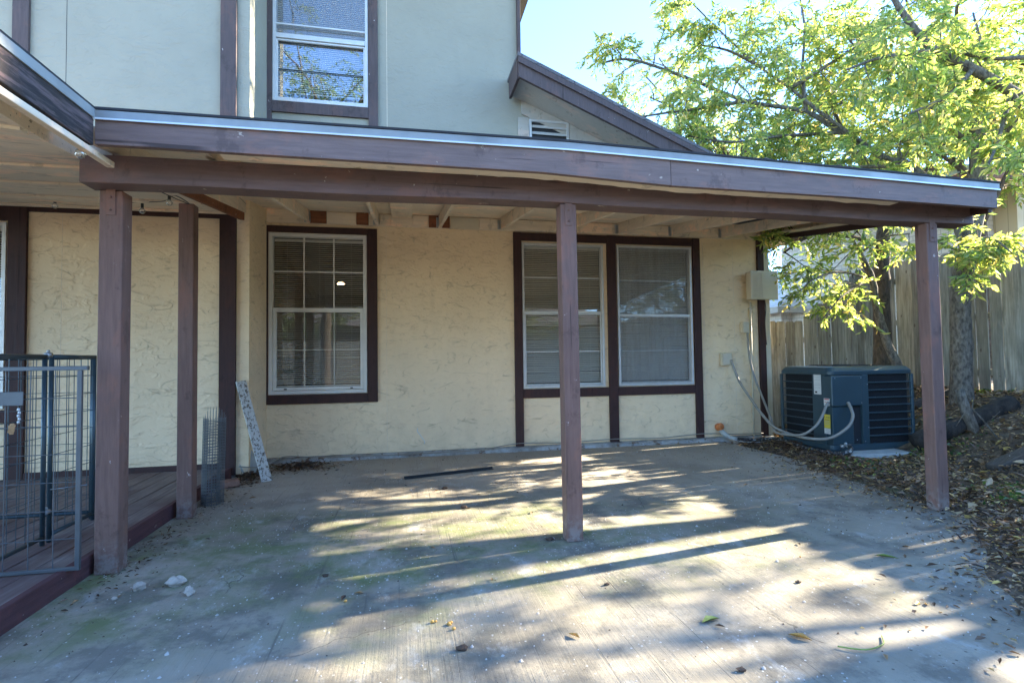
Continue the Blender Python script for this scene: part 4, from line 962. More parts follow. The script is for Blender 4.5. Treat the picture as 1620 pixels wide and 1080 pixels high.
# ---------------------------------------------------------------- fences
def picket(b, c, d, w_, z0, z1, t=.016, ear=.028):
    """dog-eared picket centred on c (x, y), running along unit d"""
    nrm = Vector((-d.y, d.x)); h = w_/2
    prof = [(-h, z0), (h, z0), (h, z1-ear), (h-ear, z1), (-h+ear, z1), (-h, z1-ear)]
    vs = [(c.x+d.x*u+nrm.x*s*t/2, c.y+d.y*u+nrm.y*s*t/2, z) for s in (-1, 1) for u, z in prof]
    b.add(vs, [tuple(range(6)), tuple(reversed(range(6, 12)))]+[(i, i+6, (i+1) % 6+6, (i+1) % 6) for i in range(6)])
rf = random.Random(4)
fb_ = thing('boundary_fence', (7.62, 1.0, .6), 'tall weathered grey cedar picket fence along the side boundary', 'fence')
b = MB(); y = 7.42
while y > -9:
    w_ = .138+rf.uniform(-.004, .004); zt_ = float(np.interp(y, [-9, 5.1, 7.4], [2.45, 2.47, 2.66]))+rf.uniform(-.022, .022)
    gap = rf.choice([.002, .004, .006, .010]) + (.03 if abs(y-5.66) < .07 else 0)+(.016 if rf.random() < .12 else 0)
    d = Vector((rf.uniform(-.06, .06), -1)).normalized()
    picket(b, Vector((7.6+rf.uniform(-.008, .008), y-w_/2)), d, w_, .60+rf.uniform(-.02, .03), zt_, .016, .030); y -= w_+gap
b.build('picket_run', M['fence'], fb_)
for z in (.85, 1.6, 2.25): b = MB(); b.box(7.618, 7.656, -9, 7.4, z, z+.085); b.build('rail', M['fence'], fb_)
for y in np.arange(7.3, -9, -2.4): b = MB(); b.box(7.66, 7.75, y-.045, y+.045, .4, 2.4); b.build('fence_post', M['fence'], fb_)
fs_ = thing('side_fence', (6.3, 7.2, .1), 'shorter picket fence stepping up the slope beside the house', 'fence')
b = MB(); x = 5.08; tops = 0
while x < 7.55:
    w_ = .132 if x < 6.1 else .098; w_ += rf.uniform(-.004, .004)
    if x >= 6.12: tops += 1
    zt_ = min(1.69+tops*.09, 2.62)+rf.uniform(-.01, .01); y = 7.40-.19*(x-5.08)
    picket(b, Vector((x+w_/2, y)), Vector((1, -.19+rf.uniform(-.05, .05))).normalized(), w_, float(gz(x, 6.6))-.03, zt_, .016, .022); x += w_+rf.choice([.004, .008, .014])
b.build('picket_run', M['fence'], fs_)
for z in (.75, 1.35): b = MB(); b.hexa([(5.1, 7.41, z), (7.5, 6.96, z), (7.5, 7.0, z), (5.1, 7.45, z), (5.1, 7.41, z+.085), (7.5, 6.96, z+.085), (7.5, 7.0, z+.085), (5.1, 7.45, z+.085)]); b.build('rail', M['fence'], fs_)

# ---------------------------------------------------------------- trees
def catmull(P, k=5):
    P = [Vector(p) for p in P]; out = []
    for i in range(len(P)-1):
        p0, p1, p2, p3 = P[max(i-1, 0)], P[i], P[i+1], P[min(i+2, len(P)-1)]
        for j in range(k):
            t = j/k; out.append(.5*((2*p1)+(-p0+p2)*t+(2*p0-5*p1+4*p2-p3)*t*t+(-p0+3*p1-3*p2+p3)*t**3))
    out.append(P[-1]); return out
def tree(name, label, trunks, limbs, seed, spacing=.30, reach=(.5, 1.1), twig_n=(5, 9), twig_len=(.22, .42), leaf_len=(.075, .125), leaf_w=.3, droop=.5, bark='bark', leafmat='leaf', skip=.25, leafstep=.032, group=None, inner=True):
    rd = random.Random(seed); root = thing(name, (trunks[0][0][0][0], trunks[0][0][0][1], trunks[0][0][0][2]), label, 'tree', group)
    wood = MB(); twigs = MB(); LP, LD = [], []
    for pts, r0, r1 in trunks:
        c = catmull(pts, 6); n = len(c); jit = [Vector((rd.uniform(-1, 1), rd.uniform(-1, 1), 0))*.006 for _ in c]
        wood.tube([p+j for p, j in zip(c, jit)], [(r0+(r1-r0)*(i/(n-1))**.8)*(1.0+.25*max(0, 1-i/4) if i < 4 else 1)*rd.uniform(.96, 1.04) for i in range(n)], 12)
    for pts, r0, r1, *rs_ in limbs:
        rs_ = rs_[0] if rs_ else 1
        c = catmull(pts, 5); n = len(c)
        wood.tube(c, [r0+(r1-r0)*(i/(n-1))**.7 for i in range(n)], 8)
        acc = 0; tot = sum((c[i+1]-c[i]).length for i in range(n-1)); run = 0
        for i in range(n-1):
            seg = (c[i+1]-c[i]).length; run += seg; acc += seg
            if run < tot*skip: continue
            while acc > spacing:
                acc -= spacing; d0 = (c[i+1]-c[i]).normalized()
                side = Vector((rd.gauss(0, 1), rd.gauss(0, 1), rd.gauss(.25, .7))); side = (side-d0*side.dot(d0)*.6).normalized()
                d = (d0*.55+side).normalized(); L = rd.uniform(*reach)*(1-.35*run/tot)*rs_; p = c[i].lerp(c[i+1], rd.random()); path = [p.copy()]; m_ = 6
                for k in range(m_):
                    d = (d+Vector((rd.gauss(0, .16), rd.gauss(0, .16), -droop*.16+rd.gauss(0, .08)))).normalized(); p = p+d*L/m_; path.append(p.copy())
                twigs.tube(path, [max(.0025, min(r1*.8, .012)*(1-k/m_*.8)) for k in range(m_+1)], 5, False)
                nt_ = rd.randint(*twig_n)
                for q in range(nt_):
                    u = .25+.75*(q+rd.random())/nt_; u = min(u, .999); kk = int(u*m_); a = path[kk].lerp(path[kk+1], u*m_-kk); td = (path[kk+1]-path[kk]).normalized()
                    s2 = Vector((rd.gauss(0, 1), rd.gauss(0, 1), rd.gauss(-.1, .5))).normalized(); e = (td*.7+s2).normalized(); tl = rd.uniform(*twig_len)*(.6+.4*rs_); tp = [a.copy()]
                    for k in range(4):
                        e = (e+Vector((0, 0, -droop*.34))+Vector((rd.gauss(0, .1), rd.gauss(0, .1), 0))).normalized(); a = a+e*tl/4; tp.append(a.copy())
                    twigs.tube(tp, [.0022, .002, .0018, .0015, .001], 3, False)
                    nl = int(tl/leafstep)
                    for l in range(nl):
                        v_ = (l+.6)/nl*3.999; k = int(v_); b0 = tp[k].lerp(tp[k+1], v_-k); ax = (tp[k+1]-tp[k]).normalized()
                        sd_ = ax.cross(Vector((rd.gauss(0, .5), rd.gauss(0, .5), 1))).normalized()
                        for sg in (-1, 1):
                            if rd.random() < .12: continue
                            LP.append(b0); LD.append(ax*.75+sd_*sg*.8+Vector((rd.gauss(0, .18), rd.gauss(0, .18), -.35*droop+rd.gauss(0, .18))))
    wood.build('trunk', M[bark], root, smooth_all=True)
    if inner: twigs.build('branches', M[bark], root)
    n = len(LP); Pn = np.array([tuple(p) for p in LP]); Dn = np.array([tuple(p) for p in LD]); Ln = rng.uniform(*leaf_len, n)*np.where(rng.random(n) < .3, .6, 1.0)
    leaf_mesh('crown', Pn, Dn, Ln, Ln*leaf_w*rng.uniform(.8, 1.2, n), M[leafmat], root)
    return root, n
LIMB_T1 = [
   [(6.95, 5.26, 2.41), (6.92, 5.45, 3.1), (6.82, 5.86, 3.73), (6.67, 6.09, 3.91), (6.22, 6.37, 4.36), (5.8, 6.54, 4.71), (4.94, 6.72, 4.89), (4.07, 6.78, 5.17), (3.23, 6.85, 5.4), (2.75, 6.85, 5.3)] ,
   [(6.67, 6.09, 3.91), (5.95, 6.41, 4.64), (5.65, 6.66, 5.11), (5.33, 6.92, 5.56), (4.76, 7.02, 6.1), (4.2, 7.11, 6.68)] ,
   [(4.94, 6.72, 4.89), (4.23, 6.57, 4.66), (3.52, 6.51, 4.49), (2.92, 6.54, 4.36)] ,
   [(6.22, 6.37, 4.36), (5.2, 6.28, 4.2), (4.32, 6.16, 4.0), (3.69, 6.19, 4.05)] ,
   [(6.82, 5.86, 3.73), (5.8, 5.66, 3.57), (4.93, 5.54, 3.43), (4.33, 5.56, 3.56)] ,
   [(5.8, 6.54, 4.71), (5.91, 6.7, 5.45), (6.09, 6.84, 6.24), (6.05, 6.93, 6.99)] ,
   [(5.42, 6.9, 5.51), (4.86, 7.01, 5.81), (4.29, 7.12, 5.91)] ,
   [(5.65, 6.66, 5.11), (6.39, 6.5, 5.57), (7.04, 6.35, 6.03), (7.41, 6.25, 6.59)] ,
]
LIMB_T1b = [
   [(7.63, 5.49, 3.74), (7.34, 5.73, 4.26), (7.11, 5.97, 4.8), (6.76, 6.13, 5.12), (6.32, 6.3, 5.73)] ,
   [(7.75, 5.44, 4.25), (8.07, 5.75, 5.23), (8.11, 5.92, 6.07)] ,
   [(7.63, 5.49, 3.74), (7.5, 5.09, 3.99), (7.58, 4.86, 4.36)] ,
   [(7.75, 5.44, 4.25), (6.53, 5.07, 4.61), (5.89, 4.99, 4.95)] ,
]
LIMB_A = [
   [(6.98, 6.36, 3.1), (6.8, 6.38, 3.56), (6.65, 6.59, 4.2), (6.6, 6.97, 5.26), (6.64, 7.23, 6.34)] ,
   [(6.98, 6.36, 3.1), (7.48, 6.34, 3.68), (8.15, 6.38, 4.41), (8.86, 6.6, 5.48)] ,
   [(6.84, 6.3, 2.71), (6.14, 6.13, 2.78), (5.39, 5.98, 2.76), (4.83, 5.9, 2.48)] ,
   [(6.8, 6.38, 3.56), (6.1, 6.62, 3.7), (5.44, 6.85, 3.93), (4.66, 7.1, 4.27)] ,
]
LIMB_A2 = [
   [(6.14, 6.04, 2.54), (5.72, 5.91, 2.93), (5.16, 5.72, 2.86), (4.62, 5.63, 2.65)] ,
   [(6.26, 6.03, 2.19), (5.55, 5.76, 2.22), (5.0, 5.57, 2.1), (4.73, 5.53, 1.93)] ,
   [(6.14, 6.04, 2.54), (6.03, 5.55, 2.64), (6.06, 5.24, 2.61)] ,
   [(6.26, 6.03, 2.19), (5.79, 5.72, 2.05), (5.31, 5.52, 1.86), (5.0, 5.49, 1.58)] ,
]
LIMB_B = [
   [(6.95, 5.26, 2.41), (6.61, 5.23, 2.47), (6.29, 5.19, 2.59)] ,
   [(6.91, 5.28, 2.25), (6.57, 4.83, 2.46), (6.42, 4.56, 2.39), (6.36, 4.37, 2.21)] ,
   [(6.95, 5.26, 2.41), (6.42, 4.76, 2.29), (6.07, 4.54, 2.03)] ,
]
LIMB_big = [
   [(7.03, 4.19, 3.35), (7.11, 4.57, 3.91), (6.83, 4.62, 4.13), (6.4, 4.7, 4.39), (5.98, 4.78, 4.61), (5.77, 4.81, 4.83), (5.56, 4.84, 5.12), (5.42, 4.86, 5.41)] ,
   [(6.87, 4.39, 4.41), (6.54, 4.66, 4.51), (6.05, 4.76, 4.64)] ,
   [(6.4, 4.7, 4.39), (5.81, 4.53, 3.95), (5.12, 4.37, 3.62)] ,
   [(6.83, 4.62, 4.13), (6.23, 4.35, 3.43), (5.77, 4.16, 2.99)] ,
   [(6.83, 4.62, 4.13), (6.28, 4.04, 3.3), (5.8, 3.85, 2.82)] ,
   [(5.98, 4.78, 4.61), (5.05, 4.57, 4.32), (4.49, 4.49, 4.08)] ,
]

def lim(Ls, r0, r1): return [(l, r0, r1) for l in Ls]
NL = 0
Bt = [(6.86, 5.35, .30), (6.87, 5.32, 1.14), (6.86, 5.3, 1.85), (6.95, 5.26, 2.41), (7.07, 5.22, 2.96), (7.25, 5.3, 3.6), (7.55, 5.5, 4.25)]
t_, n = tree('pecan_tree', 'grey trunked tree leaning out in front of the boundary fence right of the air conditioner', [(Bt, .125, .075)], [(LIMB_T1[0], .07, .014)]+lim(LIMB_T1[1:], .032, .010)+lim(LIMB_T1b, .045, .012)+[(l, .022, .008, .3) for l in LIMB_B], 11, spacing=.18, reach=(.55, 1.3), twig_n=(5, 10)); NL += n
t_, n = tree('pecan_tree', 'dark rough trunked tree standing behind the air conditioner against the fence', [([(6.81, 6.37, .45), (6.79, 6.34, 1.7), (6.79, 6.32, 2.34), (6.9, 6.35, 3.07)], .125, .09)], lim(LIMB_A, .05, .012), 12, spacing=.19, bark='bark_dark'); NL += n
t_, n = tree('sapling', 'smooth curved grey stem bending left over the air conditioner', [([(6.78, 5.95, .4), (6.72, 5.97, .80), (6.54, 6.0, 1.20), (6.37, 6.02, 1.76), (6.3, 6.02, 2.19), (6.14, 6.04, 2.54)], .075, .035)], lim(LIMB_A2, .02, .007), 13, spacing=.2, reach=(.3, .6), twig_n=(3, 6), twig_len=(.15, .3), skip=.1); NL += n
t_, n = tree('oak_tree', 'large tree whose thick dark limb reaches in from the right edge', [([(8.3, 4.0, .6), (8.2, 4.1, 2.2), (7.75, 4.4, 3.4), (7.11, 4.57, 3.95)], .17, .088)], [(LIMB_big[0], .085, .025)]+[(l, .032, .010, .6) for l in LIMB_big[1:]], 14, spacing=.28, reach=(.5, 1.0), skip=.22); NL += n
print('leaves', NL)
rearf = thing('reflection_fence', (0, -8, -.05), 'unseen cedar fence behind the viewer, added for window reflections', 'fence')  # unseen fence added for the windows to reflect
b = MB(); x = -9.0
while x < 7.5: w_ = .138+rf.uniform(-.004, .004); picket(b, Vector((x+w_/2, -8.5+rf.uniform(-.01, .01))), Vector((1, rf.uniform(-.05, .05))).normalized(), w_, -.1, 1.95+rf.uniform(-.02, .02)); x += w_+rf.choice([.004, .008, .012])
b.build('picket_run', M['fence'], rearf)
# trees beyond the boundary, one of which shades the slab
def crown_tree(name, label, base, h, crown_c, crown_r, nl, seed, spacing, mat='leaf', leaf=(.12, .18), **kw):
    rd = random.Random(seed); limbs = []; b0 = Vector(base); top = Vector(crown_c)
    tr = [tuple(b0), tuple(b0.lerp(top, .35)+Vector((.1, .1, 0))), tuple(b0.lerp(top, .7)), tuple(top)]
    for k in range(nl):
        a = rd.uniform(0, 6.28); ph = rd.uniform(-.4, .95); s = b0.lerp(top, rd.uniform(.5, .95))
        e = Vector((crown_c[0]+crown_r[0]*math.cos(a)*math.cos(ph), crown_c[1]+crown_r[1]*math.sin(a)*math.cos(ph), crown_c[2]+crown_r[2]*math.sin(ph)))
        mid = s.lerp(e, .5)+Vector((rd.gauss(0, .2), rd.gauss(0, .2), .25)); limbs.append(([tuple(s), tuple(mid), tuple(e)], .06, .015))
    return tree(name, label, [(tr, .2, .08)], limbs, seed, spacing=spacing, leaf_len=leaf, leafmat=mat, bark='bark_dark', **kw)
_, n = crown_tree('shade_tree', 'tall tree beyond the boundary fence filling the sky at the right', (12.4, 9.0, .3), 8, (12.4, 9.2, 7.2), (3.4, 3.0, 3.2), 20, 21, .26, reach=(.8, 1.6), twig_n=(4, 7), twig_len=(.3, .6), leafstep=.06); NL += n
_, n = crown_tree('shade_tree', 'tree beyond the fence out to the right dappling the slab', (11.5, 3.0, .3), 8, (11.3, 3.2, 5.6), (2.4, 2.6, 2.4), 9, 22, .46, reach=(.6, 1.2), twig_n=(3, 5), twig_len=(.3, .5), leafstep=.07); NL += n
_, n = crown_tree('shade_tree', 'highest tree beyond the fence, mostly above the right edge, added to shade fascia and upper wall', (11.8, 4.8, .3), 8, (11.5, 4.6, 9.8), (2.6, 4.2, 2.7), 18, 27, .22, reach=(.8, 1.5), twig_n=(4, 6), twig_len=(.3, .6), leafstep=.06); NL += n  # added to keep direct sun off the fascia and upper wall
_, n = crown_tree('far_tree', 'far pale green tree filling the gap above the patio roof', (8.6, 11.8, 0), 8, (8.6, 11.8, 6.6), (3.2, 2.4, 2.9), 18, 28, .28, leaf=(.09, .14), reach=(.7, 1.4), twig_n=(4, 7), twig_len=(.3, .6), leafstep=.05); NL += n
_, n = crown_tree('far_tree', 'pale tree low behind the gable roof slope', (9.5, 13.5, 0), 6, (8.2, 14.0, 4.3), (3.6, 2.2, 2.1), 16, 23, .28, reach=(.7, 1.3), twig_n=(4, 6), twig_len=(.3, .6), leafstep=.07); NL += n
_, n = crown_tree('reflection_tree', 'broad unseen tree behind the viewer, added for window reflections', (-2.8, -6.8, 0), 7, (-2.8, -6.5, 10.6), (4.0, 3.0, 3.6), 18, 24, .36, mat='leaf_dark', reach=(.8, 1.5), twig_n=(3, 5), twig_len=(.4, .7), leafstep=.09); NL += n  # unseen tree added for the upper window to reflect
for (bx, by, hz, sd_, lb) in ((12.5, -8.5, 3.8, 34, 'tree right of the rear fence'), (4.2, -10.5, 3.2, 31, 'second tree beyond the rear fence'), (-6.0, -10.5, 3.4, 32, 'third tree beyond the rear fence'), (.6, -11, 7.6, 33, 'tallest tree beyond the rear fence')):  # unseen trees added to cover the sky in window reflections
    crown_tree('reflection_tree', lb+' behind the viewer, added for window reflections', (bx, by, 0), 7, (bx, by, hz), (4.2, 2.0, 2.8), 20, sd_, .4, mat='leaf_dark', reach=(.8, 1.5), twig_n=(3, 5), twig_len=(.4, .7), leafstep=.09)
print('leaves', NL)

# ---------------------------------------------------------------- neighbours' houses
nh = thing('neighbour_house', (14, 12, 0), 'neighbouring house of pale brick and tan siding with a brown fascia', 'house')
b = MB(); b.box(13.9, 20, 9.4, 16, .2, 5.0); b.build('wall', M['tan_siding'], nh)
b = MB(); b.box(13.0, 13.89, 9.9, 16, .2, 4.9); o = b.build('brick_wall', M['brick_pale'], nh); box_uv(o)
b = MB(); b.hexa([(12.4, 9.0, 4.98), (21, 9.0, 4.98), (21, 9.03, 4.98), (12.4, 9.03, 4.98), (12.4, 9.0, 5.22), (21, 9.0, 5.22), (21, 9.03, 5.22), (12.4, 9.03, 5.22)]); b.box(12.4, 12.43, 9.035, 16.5, 4.98, 5.22); b.build('fascia', M['nb_fascia'], nh)
b = MB(); b.add([(12.35, 8.95, 5.23), (21, 8.95, 5.23), (21, 13, 7.0), (16, 13, 7.0), (12.35, 17, 5.23), (21, 17, 5.23)], [(0, 1, 2, 3), (0, 3, 4), (3, 2, 5, 4)]); o = b.build('roof', M['shingle_pale'], nh); box_uv(o)
b = MB(); b.box(14.4, 14.9, 9.38, 9.398, 3.1, 4.3); b.build('window', M['ac_dark'], nh)
nf = thing('far_house', (17, 16, 0), 'far house with a wide pale shingled roof seen over the stepped fence', 'house')
b = MB(); b.box(12.6, 24, 15.6, 22, 0, 2.8); o = b.build('wall', M['brick_pale'], nf); box_uv(o)
b = MB(); b.add([(12.0, 15.0, 2.75), (24, 15.0, 2.75), (24, 19, 5.6), (17.8, 19, 5.6), (12.0, 23, 2.75), (24, 23, 2.75)], [(0, 1, 2, 3), (0, 3, 4), (3, 2, 5, 4)]); o = b.build('roof', M['shingle_pale'], nf); box_uv(o)
b = MB(); b.box(12.0, 24, 14.97, 14.995, 2.55, 2.74); b.box(11.97, 11.995, 14.97, 23, 2.55, 2.74); b.build('fascia', M['soffit_up'], nf)

rh = thing('sky_blocker_house', (0, -15, 0), 'unseen house shape behind the viewer, added to block sky in the windows', 'house')  # house shape added out of view to block sky in window reflections
b = MB(); b.box(-14, 11, -20, -14.5, -.1, 3.0); b.build('wall', simple('brown_brick', (.14, .09, .07), .9, 0, .25, 3), rh)
b = MB(); b.add([(-14.6, -14, 2.95), (11.6, -14, 2.95), (8, -17.5, 5.4), (-11, -17.5, 5.4), (-14.6, -21, 2.95), (11.6, -21, 2.95)], [(0, 1, 2, 3), (3, 2, 5, 4), (1, 5, 2), (0, 3, 4)]); o = b.build('roof', M['shingle'], rh); box_uv(o)

# ---------------------------------------------------------------- yard details
def g1(x, y): return float(gz(x, y))
b = MB(); rr = random.Random(3); P0 = Vector((5.72, 4.98, g1(5.72, 4.98)+.09)); P1 = Vector((6.78, 4.72, g1(6.78, 4.72)+.05))
b.tube([P0.lerp(P1, t)+Vector((0, 0, .01*math.sin(t*9))) for t in np.linspace(0, 1, 12)], [.10+rr.uniform(-.012, .012) for _ in range(12)], 9)
o = b.build('log', M['log'], None); tag(o, 'dark charred log lying on the leaf litter below the fence', 'log')
b = MB(); b.tube([(6.14, 4.80, .74), (6.20, 4.78, .5), (6.30, 4.74, .16)], [.045, .055, .065], 7); tag(b.build('stake', M['bark'], None), 'broken leaning stump stake in front of the charred log', 'stake')
b = MB(); b.tube([(5.95, 4.50, .68), (5.93, 4.51, .56), (6.04, 4.49, .44), (6.16, 4.47, .28), (6.30, 4.46, .12)], [.004, .007, .008, .009, .01], 5); b.tube([(5.93, 4.51, .54), (5.8, 4.5, .50), (5.7, 4.5, .38)], .004, 5); b.tube([(6.08, 4.48, .40), (6.25, 4.47, .52)], .003, 5)
tag(b.build('dry_twig', M['bark'], None), 'thin forked dry twig sticking up in front of the log', 'twig')
def timber(x0, y0, x1, y1, w_, h_, label):
    z0_, z1_ = g1(x0, y0), g1(x1, y1); d = Vector((x1-x0, y1-y0)).normalized(); n = Vector((-d.y, d.x))*w_/2
    p = [(x0-n.x, y0-n.y), (x1-n.x, y1-n.y), (x1+n.x, y1+n.y), (x0+n.x, y0+n.y)]; zs_ = [z0_, z1_, z1_, z0_]
    b = MB(); b.hexa([(a, c, z-.06) for (a, c), z in zip(p, zs_)]+[(a, c, z+h_) for (a, c), z in zip(p, zs_)]); tag(b.build('landscape_timber', M['timber'], None, .012), label, 'timber', 'old timbers half buried in the leaf litter')
timber(5.62, 4.12, 6.5, 3.95, .14, .06, 'grey split timber half buried at the right edge')
timber(6.30, 5.95, 7.0, 5.55, .13, .10, 'timber edging behind the air conditioner, near the fence foot')
# leaf litter
def scatter(n, x0, x1, y0, y1, cond):
    X = rng.uniform(x0, x1, n); Y = rng.uniform(y0, y1, n); k = cond(X, Y); return X[k], Y[k]
def litter(name, X, Y, lo, hi, mat, lift=.02, wr=.45, flat=.35):
    n = len(X); Z = gz(X, Y)
    Z = np.where((X < slab_edge(Y)-.05), np.maximum(Z, 0.0), Z)+rng.uniform(.0, lift, n)
    a = rng.uniform(0, 2*np.pi, n); D_ = np.stack([np.cos(a), np.sin(a), rng.normal(0, flat, n)], -1); L_ = rng.uniform(lo, hi, n)
    Nn = np.stack([rng.normal(0, flat, n), rng.normal(0, flat, n), np.ones(n)], -1)
    return leaf_mesh(name, np.stack([X, Y, Z+.004], -1), D_, L_, L_*wr*rng.uniform(.7, 1.2, n), mat, None, .25, .12, Nn)
def outside(X, Y, f=.0):
    u = X-slab_edge(Y); return (u > rng.normal(.02, .13, len(X))+f) & ~((X > 4.75) & (X < 6.1) & (Y > 4.93) & (Y < 6.1)) & ~((X < 5.05) & (Y > 6.38))
X_, Y_ = scatter(26000, 2.4, 7.6, .9, 7.3, lambda X, Y: outside(X, Y) & (X > 2.4+(Y-.9)*.2))
tag(litter('fallen_leaves', X_, Y_, .025, .07, M['litter'], .025), 'brown and yellow dead leaves carpeting the side yard', 'leaf litter', kind='stuff')
X_, Y_ = scatter(2600, 2.4, 7.5, .9, 7.2, lambda X, Y: outside(X, Y, .05) & (np.sin(X*2.7+Y)+np.sin(Y*3.1-X*2)+rng.normal(0, .5, len(X)) > .2))
tag(litter('curled_leaves', X_, Y_, .06, .12, M['litter'], .05, .42, .6), 'larger curled brown leaves drifted over the finer litter', 'leaf litter', kind='stuff')
tw = MB(); rt_ = random.Random(12)
for _ in range(260):
    x = rt_.uniform(3.2, 7.2); y = rt_.uniform(1.5, 6.6)
    if x < float(slab_edge(y))-.05 or (4.7 < x < 6.1 and y > 4.9): continue
    a = rt_.uniform(0, 6.28); L_ = rt_.uniform(.06, .28); z = g1(x, y)+.02; b_ = rt_.uniform(-.4, .4)
    tw.tube([(x, y, z), (x+L_*.5*math.cos(a), y+L_*.5*math.sin(a), g1(x+L_*.5*math.cos(a), y+L_*.5*math.sin(a))+.03), (x+L_*math.cos(a+b_), y+L_*math.sin(a+b_), g1(x+L_*math.cos(a+b_), y+L_*math.sin(a+b_))+.018)], rt_.uniform(.0015, .004), 4, False)
tag(tw.build('fallen_twigs', M['bark'], None), 'thin fallen twigs strewn through the dead leaves', 'twigs', kind='stuff')
X_, Y_ = scatter(9000, 2.5, 6.2, 2.2, 6.5, lambda X, Y: outside(X, Y, -.12) & (X-slab_edge(Y) < .55))
tag(litter('bark_mulch', X_, Y_, .03, .09, M['mulch'], .05, .14, .5), 'dark shredded mulch along the edge of the slab', 'mulch', kind='stuff')
X_, Y_ = scatter(9000, 4.0, 7.4, 1.8, 6.0, lambda X, Y: outside(X, Y, .25) & (np.sin(X*3.1+Y*1.7)+np.sin(Y*4.3-X*1.2)+rng.normal(0, .3, len(X)) > .75))
tag(litter('ground_cover', X_, Y_, .02, .05, M['cover'], .05, .6, .6), 'small green weeds growing in patches through the dead leaves', 'weeds', kind='stuff')
r_ = np.random.default_rng(31); n_ = 16000; X_ = r_.uniform(2.3, 5.2, n_); Y_ = r_.uniform(.9, 3.6, n_); k_ = outside(X_, Y_, .0); X_, Y_ = X_[k_], Y_[k_]
tag(litter('leaf_crumbs', X_, Y_, .012, .04, M['litter'], .02), 'finely broken dead leaves covering the ground near the right post', 'leaf litter', kind='stuff')
# dirt heap and dry debris at the inside corner
def pile(name, cx, cy, rx, ry, n, mat, label, cat, lo=.02, hi=.07, h=.05):
    a = rng.uniform(0, 2*np.pi, n); r = np.abs(rng.normal(0, .5, n)); X = cx+rx*r*np.cos(a); Y = np.minimum(cy+ry*r*np.sin(a), 6.38); Z = h*np.exp(-r*r*2)*rng.uniform(0, 1, n)+.004
    an = rng.uniform(0, 2*np.pi, n); D_ = np.stack([np.cos(an), np.sin(an), rng.normal(.05, .25, n)], -1); L_ = rng.uniform(lo, hi, n)
    tag(leaf_mesh(name, np.stack([X, Y, Z], -1), D_, L_, L_*.22, mat, None, .2, .1), label, cat, kind='stuff')
pile('dry_debris', -1.12, 6.12, .45, .26, 900, M['mulch'], 'dry leaf debris blown into the corner under the window', 'debris')
pile('dry_debris', -1.52, 5.72, .16, .5, 500, M['mulch'], 'dry crumbs gathered around the plank and stone', 'debris')
pile('dry_debris', 4.75, 5.75, .35, .55, 1500, M['mulch'], 'brown shreds heaped along the wrapped pipe', 'debris', h=.07)
# stones on the slab
def rock(x, y, r, sc, seed, label):
    b = MB(); b.sphere((x, y, r*sc[2]*.8), r, 11, 8, sc, .26, random.Random(seed)); tag(b.build('rock', M['rock'], None, .003), label, 'rock')
rock(-1.33, 3.05, .028, (1.1, .8, .85), 1, 'rounded limestone chunk nearest the corner post')
rock(-1.165, 3.06, .034, (1.3, .9, .8), 2, 'largest jagged limestone chunk with dark pits')
rock(-1.05, 2.92, .023, (1, .8, 1.1), 5, 'small white angular stone in front of the larger chunk')
rock(-1.40, 2.96, .013, (1.2, 1, .5), 9, 'tiny flat pale stone by the foot of the corner post')
def grit(name, n_, mat, lo, hi, label, cat, wfun, seed):
    r_ = np.random.default_rng(seed); X = r_.uniform(-1.66, 4.0, n_); Y = r_.uniform(1.2, 6.3, n_); k = (r_.random(n_) < wfun(X, Y)) & (X < slab_edge(Y)+.05); X, Y = X[k], Y[k]; n_ = len(X)
    L_ = r_.uniform(lo, hi, n_)*np.where(r_.random(n_) < .06, 2.0, 1); a = r_.uniform(0, 6.28, n_)
    c_ = np.stack([X, Y, L_*.25], -1); V = []
    for q in range(4): V.append(c_+np.stack([np.cos(a+q*1.57)*L_*r_.uniform(.35, .6, n_), np.sin(a+q*1.57)*L_*r_.uniform(.25, .6, n_), -L_*.2], -1))
    V.append(c_+np.stack([L_*.1, L_*.05, L_*r_.uniform(.15, .4, n_)], -1)); V = np.stack(V, 1).reshape(-1, 3); i = (np.arange(n_)*5)[:, None]
    F = np.concatenate([i+np.array([[q, (q+1) % 4, 4]]) for q in range(4)], 0); tag(mesh_np(name, V, F, mat), label, cat, kind='stuff')
pt = lambda X, Y: .25+.75*(np.sin(X*2.3+1)*np.sin(Y*2.9+X)+np.sin(X*5.1-Y*3.3)*.5 > .25)
grit('pale_grit', 6000, simple('pale_grit_stone', (.46, .45, .41), .9, 0, .2, 30), .004, .011, 'pale grit and paint flakes peppering the slab', 'grit', pt, 5)
grit('dark_grit', 3000, M['crumb'], .004, .012, 'dark specks of soil and crumbs on the slab', 'grit', lambda X, Y: .12+.5*np.clip((X-2.2)/1.8, 0, 1)+.5*np.clip((Y-5.2), 0, 1)+.4*(X < -1.2), 6)
def spill(n_, seed):
    r_ = np.random.default_rng(seed); Y = r_.uniform(1.3, 6.3, n_); X = slab_edge(Y)-np.abs(r_.normal(0, .28, n_)); return X, Y
X_, Y_ = spill(700, 3); tag(litter('spilled_leaves', X_, Y_, .015, .045, M['litter'], .008), 'small dead leaves and bits spilled from the yard onto the slab edge', 'leaf litter', kind='stuff')
r_ = np.random.default_rng(9); Y_ = r_.uniform(2.9, 6.3, 420); X_ = -1.64+np.abs(r_.normal(0, .16, 420)); tag(litter('deck_edge_debris', X_, Y_, .01, .04, M['mulch'], .008, .3), 'fine dry debris gathered along the deck edge', 'debris', kind='stuff')
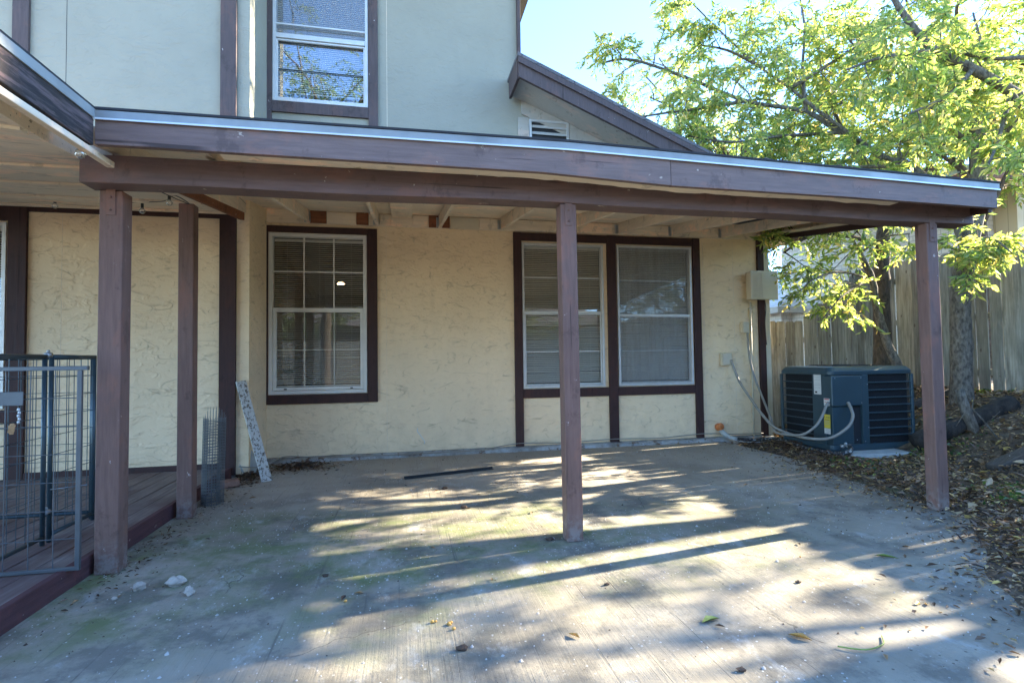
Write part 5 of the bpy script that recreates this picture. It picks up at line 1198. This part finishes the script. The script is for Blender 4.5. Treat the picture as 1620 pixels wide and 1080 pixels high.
# single leaves and pods on the slab
def leaf_at(x, y, L_, ang, mat, label, group, wr=.38):
    P = np.array([[x, y, .006]]); a = ang; o = leaf_mesh('fallen_leaf', P, np.array([[math.cos(a), math.sin(a), .12]]), np.array([L_]), np.array([L_*wr]), mat, None, .3, .12, np.array([[.15, .1, 1.]])); tag(o, label, 'leaf', group)
rl_ = random.Random(8)
for i, (x, y) in enumerate([(-1.58, 2.87), (-1.56, 2.98), (-1.27, 4.62), (-.3, 2.67), (-.2, 2.73), (-.12, 3.32), (.0, 4.98), (.44, 2.72), (1.13, 3.58), (1.29, 2.06), (2.67, 2.15), (2.64, 2.54), (1.99, 1.9), (1.79, 1.72), (2.35, 2.83), (2.69, 3.54), (-1.24, 4.87), (-1.2, 4.5), (.5, 4.07), (.6, 4.47), (.93, 3.87), (.31, 5.33), (.15, 3.3), (-.75, 3.9), (-.5, 5.2), (.25, 4.7), (1.6, 4.6), (2.0, 5.2), (3.0, 4.2), (3.3, 4.9)]):
    leaf_at(x, y, rl_.uniform(.035, .06), rl_.uniform(0, 6.3), M['dry_leaf'] if i % 3 else M['crumb'], 'small dry brown leaf lying loose on the concrete slab', 'dry leaves on the slab')
leaf_at(1.25, 2.09, .10, .2, M['green_leaf'], 'green fallen leaf lying on the sunlit front of the slab', None)
leaf_at(2.62, 2.56, .12, -.7, M['green_leaf'], 'long yellowish green leaf lying across the shadow stripes', None, .2)
leaf_at(.70, 2.09, .06, 2.2, M['yellow_pod'], 'curled orange yellow leaf alone near the middle of the slab', None)
leaf_at(1.60, 1.86, .09, 2.3, M['yellow_pod'], 'split orange yellow leaf beside the thin curved stem', None)
cable('leaf_stem', [(1.66, 1.80, .008), (1.74, 1.75, .012), (1.84, 1.77, .010), (1.90, 1.83, .006)], .003, M['green_leaf'], 'thin curved green leaf stem on the front of the slab', 'stem')
for i, (x, y) in enumerate(((.115, 2.375), (.14, 2.365), (.165, 2.35), (.19, 2.325), (.185, 2.30), (.205, 2.305), (-.30, 2.66), (2.22, 2.63))):
    b = MB(); rp = random.Random(i+50); x += rp.uniform(-.02, .02); y += rp.uniform(-.02, .02); b.sphere((x, y, .007), rp.uniform(.005, .0085), 8, 6, (1.3, .9, .9)); tag(b.build('seed_pod', M['yellow_pod'], None), 'small round orange berry lying on the concrete' , 'berry', 'orange berries on the slab')
for i, (x, y, s_) in enumerate(((.22, 2.12, .018), (.9, 3.25, .02), (-.42, 3.0, .014), (1.95, 2.35, .012), (.45, 4.1, .022), (.35, 4.75, .022), (1.0, 2.55, .012), (1.2, 1.75, .014))):
    b = MB(); b.sphere((x, y, s_*.5), s_, 7, 5, (1.3, .8, .6), .3, random.Random(i)); tag(b.build('dirt_clod', M['crumb'], None), 'small dark dirt clod on the concrete slab', 'clod', 'dirt clods on the slab')
